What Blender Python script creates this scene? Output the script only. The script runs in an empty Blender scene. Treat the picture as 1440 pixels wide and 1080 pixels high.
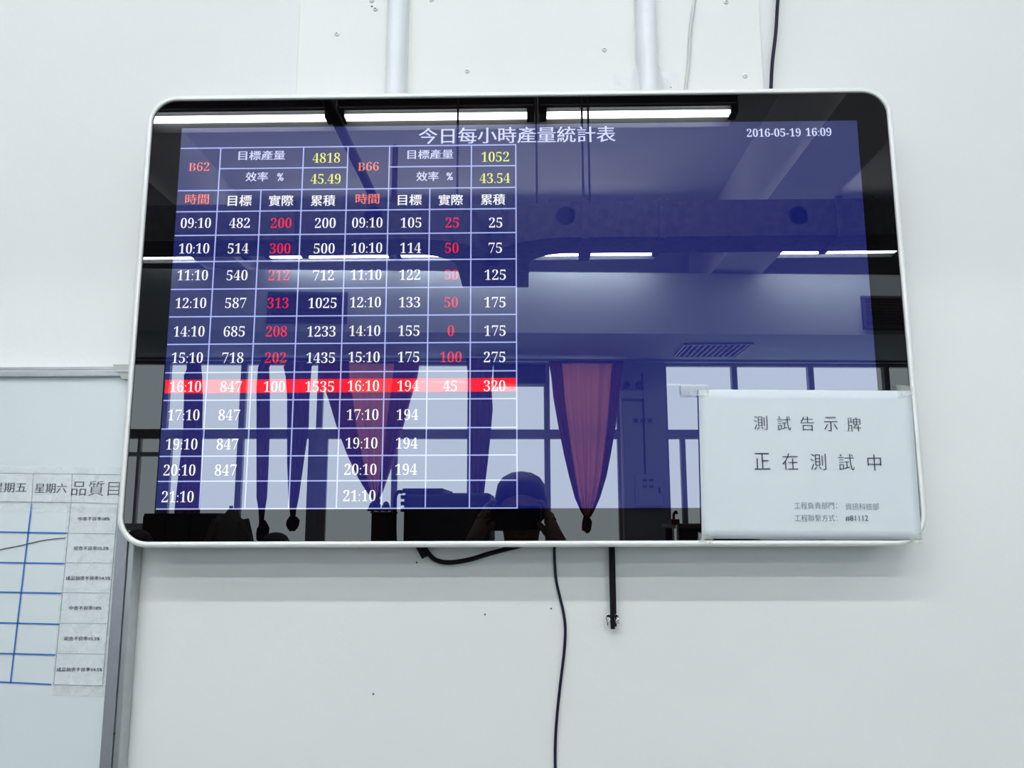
import bpy, bmesh, math, random
from mathutils import Vector, Matrix
random.seed(7)
sc = bpy.context.scene
COL = sc.collection
# ------------------------------------------------------------ camera, world, exposure
EYE = 1.55
CAMP = Vector((0.0123, -1.1373, EYE))
PITCH, YAW, ROLL, FPX = 0.16418, -0.01817, -0.00283, 1135.44
_cp, _sp, _c, _s = math.cos(PITCH), math.sin(PITCH), math.cos(YAW), math.sin(YAW)
FWD = Vector((_s*_cp, _c*_cp, _sp)); _R = Vector((_c, -_s, 0)); _U = _R.cross(FWD)
RGT = math.cos(ROLL)*_R + math.sin(ROLL)*_U
UPV = -math.sin(ROLL)*_R + math.cos(ROLL)*_U
cam = bpy.data.cameras.new('camera'); camo = bpy.data.objects.new('camera', cam); COL.objects.link(camo)
cam.sensor_width = 36; cam.lens = 36*FPX/1440; cam.clip_start = 0.001
camo.matrix_world = Matrix(((RGT.x, UPV.x, -FWD.x, CAMP.x), (RGT.y, UPV.y, -FWD.y, CAMP.y), (RGT.z, UPV.z, -FWD.z, CAMP.z), (0, 0, 0, 1)))
sc.camera = camo
SKY = 4.2
TUBE = 77.0
w = bpy.data.worlds.new('overcast_sky'); sc.world = w; w.use_nodes = True
w.node_tree.nodes['Background'].inputs[0].default_value = (0.84, 0.93, 1.0, 1)
w.node_tree.nodes['Background'].inputs[1].default_value = SKY
vs = sc.view_settings; vs.view_transform = 'Standard'; vs.look = 'None'; vs.gamma = 1; vs.use_curve_mapping = False
vs.exposure = 0.0
sc.cycles.max_bounces = 10; sc.cycles.diffuse_bounces = 6; sc.cycles.transparent_max_bounces = 12
sc.cycles.sample_clamp_indirect = 8

# ------------------------------------------------------------ measuring helpers
def ray(px, py):
    d = FWD*FPX + RGT*(px-720) + UPV*(540-py)
    return d/d.y
def at(px, py, y=0.0):                    # point on the plane facing the camera at depth y
    return CAMP + ray(px, py)*(y-CAMP.y)
def mir(px, py, D):                       # place in the room that the screen's glass (y = 0) mirrors; D = path length along y
    v = CAMP + ray(px, py)*D
    return Vector((v.x, -v.y, v.z))
KW, DWALL = 0.055, 9.1                    # the far wall is not quite parallel to the near one
def mirw(px, py, D0=DWALL):               # the same on a plane parallel to the far wall
    r = ray(px, py); D = (D0+KW*CAMP.x)/(1-KW*r.x)
    return mir(px, py, D)
_n = math.hypot(1, KW)
def WM(D0=DWALL):                         # frame: x along the far wall, y into the room, z up
    return Matrix(((1/_n, KW/_n, 0, 0), (-KW/_n, 1/_n, 0, -(CAMP.y+D0)), (0, 0, 1, 0), (0, 0, 0, 1)))
def loc(px, py, D0=DWALL):                # pixel -> (x along wall, z)
    p = WM(D0).inverted() @ mirw(px, py, D0)
    return p.x, p.z
I4 = Matrix.Identity(4)
MW = {}
P = 0.064                                 # near wall surface behind the screen's glass

# ------------------------------------------------------------ materials
def mat(name, col, rough=0.5, metal=0.0, spec=None, ior=None, emit=None, es=1.0, noise=None, bump=None, coat=None):
    m = bpy.data.materials.new(name); m.use_nodes = True; nt = m.node_tree; b = nt.nodes['Principled BSDF']
    b.inputs['Base Color'].default_value = (*col, 1); b.inputs['Roughness'].default_value = rough; b.inputs['Metallic'].default_value = metal
    if ior: b.inputs['IOR'].default_value = ior
    if spec is not None: b.inputs['Specular IOR Level'].default_value = spec
    if emit: b.inputs['Emission Color'].default_value = (*emit, 1); b.inputs['Emission Strength'].default_value = es
    if coat: b.inputs['Coat Weight'].default_value = coat
    if noise or bump:
        tc = nt.nodes.new('ShaderNodeTexCoord')
    if noise:
        sc_, amt = noise
        n = nt.nodes.new('ShaderNodeTexNoise'); n.inputs['Scale'].default_value = sc_; n.inputs['Detail'].default_value = 5
        nt.links.new(tc.outputs['Object'], n.inputs['Vector'])
        r = nt.nodes.new('ShaderNodeMapRange'); r.inputs[1].default_value = .3; r.inputs[2].default_value = .7
        r.inputs[3].default_value = 1-amt; r.inputs[4].default_value = 1
        nt.links.new(n.outputs['Fac'], r.inputs[0])
        mx = nt.nodes.new('ShaderNodeVectorMath'); mx.operation = 'SCALE'; mx.inputs[0].default_value = col
        nt.links.new(r.outputs[0], mx.inputs['Scale']); nt.links.new(mx.outputs[0], b.inputs['Base Color'])
    if bump:
        sc_, st = bump
        n = nt.nodes.new('ShaderNodeTexNoise'); n.inputs['Scale'].default_value = sc_; n.inputs['Detail'].default_value = 6
        nt.links.new(tc.outputs['Object'], n.inputs['Vector'])
        bp = nt.nodes.new('ShaderNodeBump'); bp.inputs['Strength'].default_value = st; bp.inputs['Distance'].default_value = .003
        nt.links.new(n.outputs['Fac'], bp.inputs['Height']); nt.links.new(bp.outputs[0], b.inputs['Normal'])
    return m
def glass_mat(name, tint, refl=0.06):
    m = bpy.data.materials.new(name); m.use_nodes = True; nt = m.node_tree; nt.nodes.clear()
    o = nt.nodes.new('ShaderNodeOutputMaterial'); mx = nt.nodes.new('ShaderNodeMixShader'); t = nt.nodes.new('ShaderNodeBsdfTransparent'); g = nt.nodes.new('ShaderNodeBsdfGlossy')
    t.inputs[0].default_value = (*tint, 1); g.inputs['Roughness'].default_value = 0.02; mx.inputs[0].default_value = refl
    nt.links.new(t.outputs[0], mx.inputs[1]); nt.links.new(g.outputs[0], mx.inputs[2]); nt.links.new(mx.outputs[0], o.inputs[0])
    return m
def film_mat(name, col, alpha, rough):
    m = bpy.data.materials.new(name); m.use_nodes = True; nt = m.node_tree; nt.nodes.clear()
    o = nt.nodes.new('ShaderNodeOutputMaterial'); mx = nt.nodes.new('ShaderNodeMixShader'); t = nt.nodes.new('ShaderNodeBsdfTransparent'); g = nt.nodes.new('ShaderNodeBsdfPrincipled')
    tc = nt.nodes.new('ShaderNodeTexCoord'); n = nt.nodes.new('ShaderNodeTexNoise'); n.inputs['Scale'].default_value = 26; n.inputs['Detail'].default_value = 3; n.inputs['Distortion'].default_value = 2.5
    nt.links.new(tc.outputs['Object'], n.inputs[0])
    bp = nt.nodes.new('ShaderNodeBump'); bp.inputs['Strength'].default_value = .6; bp.inputs['Distance'].default_value = .002; nt.links.new(n.outputs[0], bp.inputs['Height']); nt.links.new(bp.outputs[0], g.inputs['Normal'])
    g.inputs['Base Color'].default_value = (*col, 1); g.inputs['Roughness'].default_value = rough
    r = nt.nodes.new('ShaderNodeMapRange'); r.inputs[1].default_value = .42; r.inputs[2].default_value = .68; r.inputs[3].default_value = alpha*.5; r.inputs[4].default_value = alpha*1.7
    nt.links.new(n.outputs[0], r.inputs[0]); nt.links.new(r.outputs[0], mx.inputs[0])
    nt.links.new(t.outputs[0], mx.inputs[1]); nt.links.new(g.outputs[0], mx.inputs[2]); nt.links.new(mx.outputs[0], o.inputs[0])
    return m
def cloth_mat(name, col, trans, tcol):
    m = bpy.data.materials.new(name); m.use_nodes = True; nt = m.node_tree; nt.nodes.clear()
    o = nt.nodes.new('ShaderNodeOutputMaterial'); mx = nt.nodes.new('ShaderNodeMixShader'); t = nt.nodes.new('ShaderNodeBsdfTranslucent'); g = nt.nodes.new('ShaderNodeBsdfDiffuse')
    t.inputs[0].default_value = (*tcol, 1); g.inputs[0].default_value = (*col, 1); mx.inputs[0].default_value = trans
    nt.links.new(g.outputs[0], mx.inputs[1]); nt.links.new(t.outputs[0], mx.inputs[2]); nt.links.new(mx.outputs[0], o.inputs[0])
    return m
ACT_IOR = 2.25
def haze(m):                              # faint wide scatter of the panel's front film on top of its sharp mirror image
    nt = m.node_tree; out = nt.nodes['Material Output']; b = nt.nodes['Principled BSDF']
    g = nt.nodes.new('ShaderNodeBsdfGlossy'); g.inputs['Color'].default_value = (.0085, .009, .010, 1); g.inputs['Roughness'].default_value = .27
    a = nt.nodes.new('ShaderNodeAddShader'); nt.links.new(b.outputs[0], a.inputs[0]); nt.links.new(g.outputs[0], a.inputs[1]); nt.links.new(a.outputs[0], out.inputs[0])
    return m
def lit(name, e, s=1.0):                  # picture elements of the backlit panel, behind the same polished face
    return haze(mat(name, (0, 0, 0), rough=0.0, ior=ACT_IOR, emit=e, es=s))
M = dict(
    wall=mat('painted_plaster', (.80, .808, .80), .75, noise=(1.3, .03), bump=(60, .12)),
    wallpanel=mat('painted_board', (.82, .822, .795), .6, noise=(2.0, .03), bump=(25, .05)),
    pipe=mat('painted_conduit', (.79, .82, .85), .4, noise=(14, .05)),
    cement=mat('painted_cement_patch', (.80, .82, .82), .7, noise=(30, .08), bump=(55, .5)),
    ceiling=mat('ceiling_paint', (.66, .68, .70), .9, noise=(.8, .08)),
    beam=mat('concrete_beam_paint', (.85, .85, .87), .9, noise=(1.5, .08)),
    bulk=mat('bulkhead_paint', (.36, .42, .46), .85, noise=(.9, .06)),
    farwall=mat('far_wall_paint', (.36, .41, .45), .85, noise=(1, .06)),
    floor=mat('factory_floor', (.20, .22, .20), .5, noise=(2, .2)),
    rim=mat('silver_rim', (.86, .87, .85), .35, metal=.15, noise=(40, .03)),
    tvback=mat('tv_back_plastic', (.25, .26, .26), .5),
    bezel=mat('black_bezel_glass', (.0012, .0008, .001), 0.0, ior=1.55),
    panel=haze(mat('lcd_panel_face', (.001, .001, .002), 0.0, ior=ACT_IOR, emit=(.0025, .0048, .112))),
    s_white=lit('lit_white', (.95, .95, 1)), s_head=lit('lit_lavender', (.62, .66, .95)), s_line=lit('lit_line', (.40, .46, .86)),
    s_yellow=lit('lit_yellow', (.80, .86, .11)), s_red=lit('lit_red', (.90, .004, .035)), s_salmon=lit('lit_salmon', (.85, .20, .15)), s_bar=lit('lit_red_bar', (.98, .003, .02)),
    paper=mat('paper', (.69, .745, .785), .85, noise=(12, .03), bump=(7, .25)),
    ink=mat('ink', (.03, .03, .07), .7), ink_grey=mat('faded_ink', (.09, .09, .14), .7),
    tape=film_mat('clear_tape', (.86, .90, .84), .22, .2),
    board=mat('whiteboard_enamel', (.69, .755, .765), .22, noise=(2, .04)),
    label=mat('laminated_label', (.69, .74, .76), .35, bump=(20, .25)),
    film=film_mat('laminating_film', (.90, .92, .92), .10, .15),
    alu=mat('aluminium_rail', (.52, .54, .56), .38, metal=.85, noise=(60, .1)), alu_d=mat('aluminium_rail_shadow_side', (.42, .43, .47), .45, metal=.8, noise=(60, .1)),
    cap=mat('grey_plastic_cap', (.42, .43, .42), .5), marker=mat('blue_marker', (.02, .15, .50), .6), blackmark=mat('dark_marker', (.05, .05, .07), .6), thin=mat('grey_print_line', (.22, .25, .30), .7),
    black=mat('black_rubber', (.006, .004, .008), .6, spec=.15), navy=mat('dark_cable_sheath', (.010, .009, .030), .5, spec=.2), whitewire=mat('dull_white_wire', (.60, .61, .58), .5),
    steel=mat('bright_steel', (.75, .74, .68), .22, metal=1), screw=mat('painted_screw', (.82, .83, .80), .4), hole=mat('dark_hole', (.04, .04, .04), .9),
    tube=mat('fluorescent_tube', (1, 1, 1), .4, emit=(.965, .985, 1.0), es=TUBE),
    refl=mat('lamp_reflector_enamel', (.40, .42, .42), .5), lampdark=mat('lamp_housing_dark', (.02, .02, .022), .6),
    duct=mat('duct_insulation', (.13, .14, .15), .85, noise=(24, .6), bump=(20, .5)), ductdark=mat('duct_opening', (.008, .008, .01), .9), rod=mat('dark_steel_rod', (.02, .02, .022), .8), purple=mat('purplish_paint', (.14, .07, .12), .8),
    grille=mat('grey_grille', (.30, .33, .38), .5), frame=mat('window_frame_aluminium', (.30, .32, .36), .5), casement=mat('casement_pale', (.75, .77, .78), .5),
    pane=glass_mat('window_glass', (.93, .95, .95), .02),
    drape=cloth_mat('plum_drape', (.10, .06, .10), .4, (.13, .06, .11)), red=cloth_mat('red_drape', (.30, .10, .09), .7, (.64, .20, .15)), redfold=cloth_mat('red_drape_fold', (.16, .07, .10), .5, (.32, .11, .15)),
    meter=mat('pale_metal_box', (.32, .34, .38), .5), sign=mat('dark_print', (.05, .05, .09), .6), crate=mat('brown_board', (.05, .032, .02), .8, noise=(10, .3)),
    machine=mat('dark_machine', (.02, .025, .03), .6), cabinet=mat('dark_green_cabinet', (.025, .035, .02), .6), table=mat('grey_worktop', (.16, .18, .18), .6), redcap=mat('dark_red_cap', (.20, .01, .01), .5),
    yarn=mat('dark_yarn', (.03, .02, .06), .9), coat_cloth=mat('grey_jacket', (.08, .085, .075), .9), skin=mat('skin', (.20, .115, .08), .5), hair=mat('black_hair', (.008, .007, .008), .5),
    shirt=mat('black_shirt', (.014, .012, .014), .9), trousers=mat('navy_trousers', (.02, .025, .05), .9), phone=mat('dark_phone_back', (.03, .033, .032), .35), lens=mat('lens_black', (.002, .002, .002), .1), eye=mat('eye_white', (.7, .7, .7), .3), lip=mat('lip', (.35, .13, .11), .5), shoe=mat('shoe', (.03, .03, .03), .5), workwear=mat('maroon_workwear', (.05, .012, .015), .9),
)

# ------------------------------------------------------------ building helpers
def link(name, me, m, parent=None, Mx=I4, org=None):
    if org is None:
        n = len(me.vertices)
        if n:
            xs = [v.co.x for v in me.vertices]; ys = [v.co.y for v in me.vertices]; zs = [v.co.z for v in me.vertices]
            org = Vector(((min(xs)+max(xs))/2, (min(ys)+max(ys))/2, (min(zs)+max(zs))/2))
        else: org = Vector()
    me.transform(Matrix.Translation(-Vector(org)))
    if m is not None and not me.materials: me.materials.append(m)
    o = bpy.data.objects.new(name, me); COL.objects.link(o)
    W_ = Mx @ Matrix.Translation(org)
    if parent is not None:
        o.parent = parent; o.matrix_basis = MW[parent.name].inverted() @ W_
    else: o.matrix_basis = W_
    MW[o.name] = W_
    return o
def tag(o, label=None, cat=None, group=None, kind=None):
    if label: o['label'] = label
    if cat: o['category'] = cat
    if group: o['group'] = group
    if kind: o['kind'] = kind
    return o
def empty(name, pos=(0, 0, 0), Mx=I4, label=None, cat=None, group=None, kind=None):
    o = bpy.data.objects.new(name, None); COL.objects.link(o); o.empty_display_size = .05
    W_ = Mx @ Matrix.Translation(pos); o.matrix_basis = W_; MW[o.name] = W_
    return tag(o, label, cat, group, kind)
def me_from(vs_, fs, smooth=False):
    me = bpy.data.meshes.new('m'); me.from_pydata([tuple(v) for v in vs_], [], fs); me.validate(); me.update()
    bm = bmesh.new(); bm.from_mesh(me); bmesh.ops.recalc_face_normals(bm, faces=bm.faces); bm.to_mesh(me); bm.free()
    if smooth:
        for p in me.polygons: p.use_smooth = True
    return me
def bx(name, m, x, y, z, parent=None, Mx=I4, bev=0, seg=2):
    x0, x1 = sorted(x); y0, y1 = sorted(y); z0, z1 = sorted(z)
    vs_ = [(a, b, c) for a in (x0, x1) for b in (y0, y1) for c in (z0, z1)]
    me = me_from(vs_, [(0, 1, 3, 2), (4, 6, 7, 5), (0, 4, 5, 1), (2, 3, 7, 6), (0, 2, 6, 4), (1, 5, 7, 3)])
    if bev:
        bm = bmesh.new(); bm.from_mesh(me); bmesh.ops.bevel(bm, geom=bm.edges[:], offset=bev, segments=seg, affect='EDGES', profile=.5); bm.to_mesh(me); bm.free()
    return link(name, me, m, parent, Mx)
def boxes(name, m, lst, parent=None, Mx=I4):   # one part made of touching bars (a frame ring)
    V, F = [], []
    for (x, y, z) in lst:
        b = len(V); x0, x1 = sorted(x); y0, y1 = sorted(y); z0, z1 = sorted(z)
        V += [(a, bb, c) for a in (x0, x1) for bb in (y0, y1) for c in (z0, z1)]
        F += [tuple(b+i for i in f) for f in [(0, 1, 3, 2), (4, 6, 7, 5), (0, 4, 5, 1), (2, 3, 7, 6), (0, 2, 6, 4), (1, 5, 7, 3)]]
    return link(name, me_from(V, F), m, parent, Mx)
def smooth_path(pts, n=8):
    pts = [Vector(p) for p in pts]; out = []
    for i in range(len(pts)-1):
        p0 = pts[max(i-1, 0)]; p1 = pts[i]; p2 = pts[i+1]; p3 = pts[min(i+2, len(pts)-1)]
        for k in range(n):
            t = k/n
            out.append(.5*((2*p1)+(p2-p0)*t+(2*p0-5*p1+4*p2-p3)*t*t+(3*p1-p0-3*p2+p3)*t**3))
    return out+[pts[-1]]
def tube(name, pts, r, m, parent=None, Mx=I4, seg=12, sm=True, sx=1.0):
    pts = smooth_path(pts) if sm else [Vector(p) for p in pts]
    rr = r if isinstance(r, (list, tuple)) else None
    if len(pts) == 2:                      # short end rings keep the shading of the long side straight
        d_ = (pts[1]-pts[0]); e_ = d_*min(.1, .002/max(d_.length, 1e-6)); pts = [pts[0], pts[0]+e_, pts[1]-e_, pts[1]]
    V, F = [], []; prev = None
    N = len(pts)
    for i, p in enumerate(pts):
        t = (pts[min(i+1, N-1)]-pts[max(i-1, 0)]).normalized()
        if prev is None:
            a = Vector((0, 1, 0)) if abs(t.y) < .9 else Vector((1, 0, 0))
            u = (a-t*a.dot(t)).normalized()
        else: u = (prev-t*prev.dot(t)).normalized()
        prev = u; v = t.cross(u)
        ra = r if rr is None else rr[0]+(rr[1]-rr[0])*i/(N-1)
        for k in range(seg):
            an = 2*math.pi*k/seg; V.append(p+u*(ra*math.cos(an))+v*(ra*sx*math.sin(an)))
    for i in range(N-1):
        for k in range(seg):
            a = i*seg+k; b = i*seg+(k+1) % seg; F.append((a, b, b+seg, a+seg))
    F.append(tuple(range(seg))[::-1]); F.append(tuple((N-1)*seg+k for k in range(seg)))
    me = me_from(V, F, True)
    for p in me.polygons:
        if len(p.vertices) > 4: p.use_smooth = False
    return link(name, me, m, parent, Mx)
def lathe(name, prof, m, c, parent=None, Mx=I4, seg=20, axis='z'):   # prof: (radius, height) list
    V, F = [], []; N = len(prof)
    for (r, h) in prof:
        for k in range(seg):
            a = 2*math.pi*k/seg; x, y = r*math.cos(a), r*math.sin(a)
            p = (x, y, h) if axis == 'z' else ((x, -h, y) if axis == 'y' else (h, x, y))
            V.append(Vector(p)+Vector(c))
    for i in range(N-1):
        for k in range(seg):
            a = i*seg+k; b = i*seg+(k+1) % seg; F.append((a, b, b+seg, a+seg))
    F.append(tuple(range(seg))); F.append(tuple((N-1)*seg+k for k in range(seg)))
    me = me_from(V, F, True)
    for p in me.polygons:
        if len(p.vertices) > 4: p.use_smooth = False
    return link(name, me, m, parent, Mx)
def rrect(x0, x1, z0, z1, r, n=8):
    out = []
    for cx, cz, a0 in ((x1-r, z1-r, 0), (x0+r, z1-r, 90), (x0+r, z0+r, 180), (x1-r, z0+r, 270)):
        for k in range(n+1):
            a = math.radians(a0+90*k/n); out.append((cx+r*math.cos(a), cz+r*math.sin(a)))
    return out
def plate(name, m, outline, y0, y1, parent=None, Mx=I4):      # outline (x,z) extruded from y0 to y1
    n = len(outline)
    V = [(x, y0, z) for x, z in outline]+[(x, y1, z) for x, z in outline]
    F = [tuple(range(n)), tuple(range(n, 2*n))[::-1]]+[(i, (i+1) % n, n+(i+1) % n, n+i) for i in range(n)]
    return link(name, me_from(V, F), m, parent, Mx)
def ring(name, m, outer, inner, y0, y1, parent=None, Mx=I4):
    n = len(outer); V = []
    for y in (y0, y1):
        V += [(x, y, z) for x, z in outer]+[(x, y, z) for x, z in inner]
    F = []
    for i in range(n):
        j = (i+1) % n
        F += [(i, j, n+j, n+i), (2*n+i, 3*n+i, 3*n+j, 2*n+j), (i, 2*n+i, 2*n+j, j), (n+i, n+j, 3*n+j, 3*n+i)]
    return link(name, me_from(V, F), m, parent, Mx)
MB = {c: chr(0x1D7CE+i) for i, c in enumerate('0123456789')}; MB['B'] = chr(0x1D401)
def text(body, cx, cz, w_, h_, y, m, parent, name='lettering', serif=False, offset=0.0, bold=0.0, rot=0.0, label=None):
    t = ''.join(MB.get(c, c) for c in body) if serif else body
    cu = bpy.data.curves.new('t', 'FONT'); cu.body = t; cu.offset = offset; cu.resolution_u = 3; cu.fill_mode = 'FRONT'
    if serif: cu.offset = offset
    tmp = bpy.data.objects.new('t', cu); COL.objects.link(tmp)
    dg = bpy.context.evaluated_depsgraph_get(); me = bpy.data.meshes.new_from_object(tmp.evaluated_get(dg))
    bpy.data.objects.remove(tmp); bpy.data.curves.remove(cu)
    xs = [v.co.x for v in me.vertices]; ys = [v.co.y for v in me.vertices]
    sx = w_/(max(xs)-min(xs)); sy = (h_/(max(ys)-min(ys))) if h_ else sx
    mx_, my_ = (max(xs)+min(xs))/2, (max(ys)+min(ys))/2
    co, fa = [], [list(p.vertices) for p in me.polygons]
    ca, sa = math.cos(rot), math.sin(rot)
    for v in me.vertices:
        a, b = (v.co.x-mx_)*sx, (v.co.y-my_)*sy
        co.append((cx+a*ca-b*sa, y, cz+a*sa+b*ca))
    if bold:
        n = len(co); co += [(a+bold, b-.00004, c) for a, b, c in co]; fa += [[i+n for i in f] for f in fa]
    bpy.data.meshes.remove(me)
    me = bpy.data.meshes.new('lettering'); me.from_pydata(co, [], fa)
    me.materials.clear()
    o = link(name, me, m, parent)
    if label: o['label'] = label
    return o
def strip(name, m, a, b, wd, y0, y1, parent):                    # straight flat bar between two (x,z) points
    a = Vector(a); b = Vector(b); d = (b-a).normalized(); n = Vector((-d.y, d.x))*wd/2
    return plate(name, m, [tuple(a+n), tuple(b+n), tuple(b-n), tuple(a-n)], y0, y1, parent)

# ------------------------------------------------------------ room shell
XL, XR = -6.6, 6.6
YF = -(CAMP.y+DWALL)                      # far wall at x = 0
LZ = mir(700, 163, 4.8).z                 # height of the lamp tubes
DB = 7.75
def rat(px, py): r = ray(px, py); return r.x/r.z
BT = (Matrix(WM(DB)).inverted() @ mirw(700, 382, DB)).z
rl = (rat(1195, 130)+rat(1077, 280))/2; rr_ = (rat(1250, 200)+rat(1170, 280))/2; rt = rat(1008, 280)
BZ = BT+.03; CEIL = EYE+(BZ-EYE)*rl/rt
tag(bx('floor', M['floor'], (XL, XR), (P+.1, YF-1), (-.1, 0)), kind='structure')
tag(bx('ceiling', M['ceiling'], (XL, XR), (P+.1, YF-1), (CEIL, CEIL+.12)), kind='structure')
tag(bx('wall_front', M['wall'], (XL, XR), (P, P+.1), (0, CEIL)), kind='structure')
tag(bx('wall_left', M['farwall'], (XL-.1, XL), (P, YF-1), (0, CEIL)), kind='structure')
tag(bx('wall_right', M['farwall'], (XR, XR+.1), (P, YF-1), (0, CEIL)), kind='structure')
W = WM()
HEADZ = loc(600, 508)[1]; SILL = .92; TRZ = (loc(700, 602)[1]+loc(700, 612)[1])/2
mull = [loc(p, 600)[0] for p in (117, 227, 337, 447, 555, 661, 770, 873)]
mull2 = [loc(p, 600)[0] for p in (937, 1038.5, 1148, 1256, 1362)]
tag(bx('wall_back', M['farwall'], (XL-.5, XR+.5), (-.2, 0), (0, SILL), Mx=W), kind='structure')
tag(bx('wall_back', M['ceiling'], (XL-.5, XR+.5), (-.2, 0), (HEADZ, CEIL), Mx=W), kind='structure')
for a, b in ((XL-.5, mull[0]), (mull[-1], mull2[0]), (mull2[-1], XR+.5)):
    tag(bx('wall_back', M['farwall'], (a, b), (-.2, 0), (SILL, HEADZ), Mx=W), kind='structure')
# depth-running beams
def beam(x0, x1, zb):
    tag(bx('trim_beam', M['beam'], (x0, x1), (P, YF+.1), (zb, CEIL)), kind='structure')
bh = BZ-EYE
beam(CAMP.x+rl*bh, CAMP.x+rr_*bh, BZ)
ll = (rat(210, 258)+rat(346, 376))/2
beam(CAMP.x+ll*bh-.4, CAMP.x+ll*bh, BZ); beam(-6.3, -5.9, BZ)
if 0: print('LZ', LZ, 'CEIL', CEIL, 'BZ', BZ, 'beam', CAMP.x+rl*bh, CAMP.x+rr_*bh, CAMP.x+ll*bh)
# bulkhead over the windows
B = WM(DB); bt = loc(700, 382, DB)[1]; bb = loc(700, 468, DB)[1]
tag(bx('trim_bulkhead', M['bulk'], (XL-.3, XR+.3), (-(DWALL-DB)/1.0+.0, 0), (bb, bt), Mx=B), kind='structure')
if HEADZ < bb: tag(bx('trim_window_head', M['farwall'], (XL-.3, XR+.3), (0.0, .03), (HEADZ, bb), Mx=W), kind='structure')
# windows
wi = 1
def window(a, b, inner, third=False):
    global wi
    e = empty('window_%d' % wi, ((a+b)/2, 0, SILL), Mx=W, kind='structure'); wi += 1
    t = .032
    boxes('window_frame', M['frame'], [((a, a+t), (-.12, -.05), (SILL, HEADZ)), ((b-t, b), (-.12, -.05), (SILL, HEADZ)), ((a+t, b-t), (-.12, -.05), (SILL, SILL+.05)), ((a+t, b-t), (-.12, -.05), (HEADZ-.035, HEADZ))], e, W)
    bx('transom', M['frame'], (a+t, b-t), (-.125, -.045), (TRZ-.075, TRZ+.03), e, W)
    bx('pane', M['pane'], (a+t, b-t), (-.088, -.084), (TRZ+.03, HEADZ-.035), e, W)
    bx('pane', M['pane'], (a+t, b-t), (-.088, -.084), (SILL+.05, TRZ-.075), e, W)
    for (u0, u1, mm) in inner:
        bx('casement_stile', mm, (u0, u1), (-.115, -.055), (SILL+.05, TRZ-.075), e, W)
    return e
X = lambda p: loc(p, 660)[0]
wins = []
for i in range(len(mull)-1):
    inner = []
    if i == 0: inner = [(X(188), X(192), M['casement'])]
    if i == 1: inner = [(X(227), X(236), M['frame'])]
    if i == 3: inner = [(X(447), X(458), M['frame'])]
    if i == 2: inner = [(X(431), X(446), M['frame'])]
    wins.append(window(mull[i], mull[i+1], inner))
bx('casement_rail', M['casement'], (mull[0]+.1, mull[1]-.04), (-.112, -.06), (loc(200, 641)[1], loc(200, 635)[1]), wins[0], W)
bx('casement_rail', M['casement'], (mull[0]+.1, mull[1]-.04), (-.112, -.06), (loc(200, 746)[1], loc(200, 736)[1]), wins[0], W)
for i in range(len(mull2)-1):
    inner = [(X(937), X(943), M['frame']), (X(960), X(967), M['frame'])] if i == 0 else []
    wins.append(window(mull2[i], mull2[i+1], inner))

# ------------------------------------------------------------ wall board above the screen and wall fittings
a0 = at(421, 60, P); a1 = at(1069, 60, P)
pn = tag(bx('trim_access_panel', M['wallpanel'], (a0.x, a1.x), (P-.006, P), (at(700, 330, P).z, CEIL-.3), bev=.001), kind='structure')
yp = P-.006
def pipe_run(name, xl, xr, label):
    e0 = at((xl[0]+xr[0])/2, 0, yp-.013); e1 = at((xl[1]+xr[1])/2, 132, yp-.013)
    r = (at(xr[0], 0, yp-.013).x-at(xl[0], 0, yp-.013).x)/2
    x = (e0.x+e1.x)/2
    t = empty(name, (x, yp, 2.0), label=label, cat='pipe', group='painted pipes on the board above the screen')
    tube('pipe_body', [(x, yp-r*.75, e1.z-.25), (x, yp-r*.75, 3.9)], r, M['pipe'], t, sm=False, seg=24)
    tube('paint_bead', [(x-r*.9, yp-.001, e1.z-.25), (x-r*.9, yp-.001, 3.9)], .003, M['pipe'], t, sm=False, seg=6)
    tube('paint_bead', [(x+r*.9, yp-.001, e1.z-.25), (x+r*.9, yp-.001, 3.9)], .003, M['pipe'], t, sm=False, seg=6)
    return t, x, r
p1, x1, r1 = pipe_run('wall_pipe', (545, 541), (573, 571), 'white painted pipe running up the wall, left of the two above the screen')
p2, x2, r2 = pipe_run('wall_pipe', (895, 897), (923, 925), 'white painted pipe with a lumpy cement foot, right of the two above the screen')
f0 = at(862, 130, yp); f1 = at(955, 130, yp); ft = at(900, 112, yp)
V = []; nx = 26; nz = 10
for j in range(nz+1):
    for i in range(nx+1):
        u = i/nx; v = j/nz
        x = f0.x+(f1.x-f0.x)*u; z = ft.z+.012-.06*(1-v)
        d = abs(x-x2)/(r2*1.0)
        hgt = .003+.028*math.exp(-(d/1.25)**2)*(1-.35*v)+.0015*random.random()
        edge = min(u, 1-u, (1-v)*.8)*7+.01; hgt = max(.0003, hgt*min(1, edge)-.0012) if d > 1.2 else hgt
        V.append((x, yp-hgt, z+ .010*math.exp(-(d/1.3)**2)*v))
F = [(j*(nx+1)+i, j*(nx+1)+i+1, (j+1)*(nx+1)+i+1, (j+1)*(nx+1)+i) for j in range(nz) for i in range(nx)]
F.append(tuple([j*(nx+1) for j in range(nz+1)]+[nz*(nx+1)+i for i in range(1, nx+1)]+[j*(nx+1)+nx for j in range(nz-1, -1, -1)]+[i for i in range(nx-1, 0, -1)]))
fo = link('cement_foot', me_from(V, F[:-1], True), M['cement'], p2); fo['label'] = 'lumpy cement patch at the pipe foot'
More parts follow.
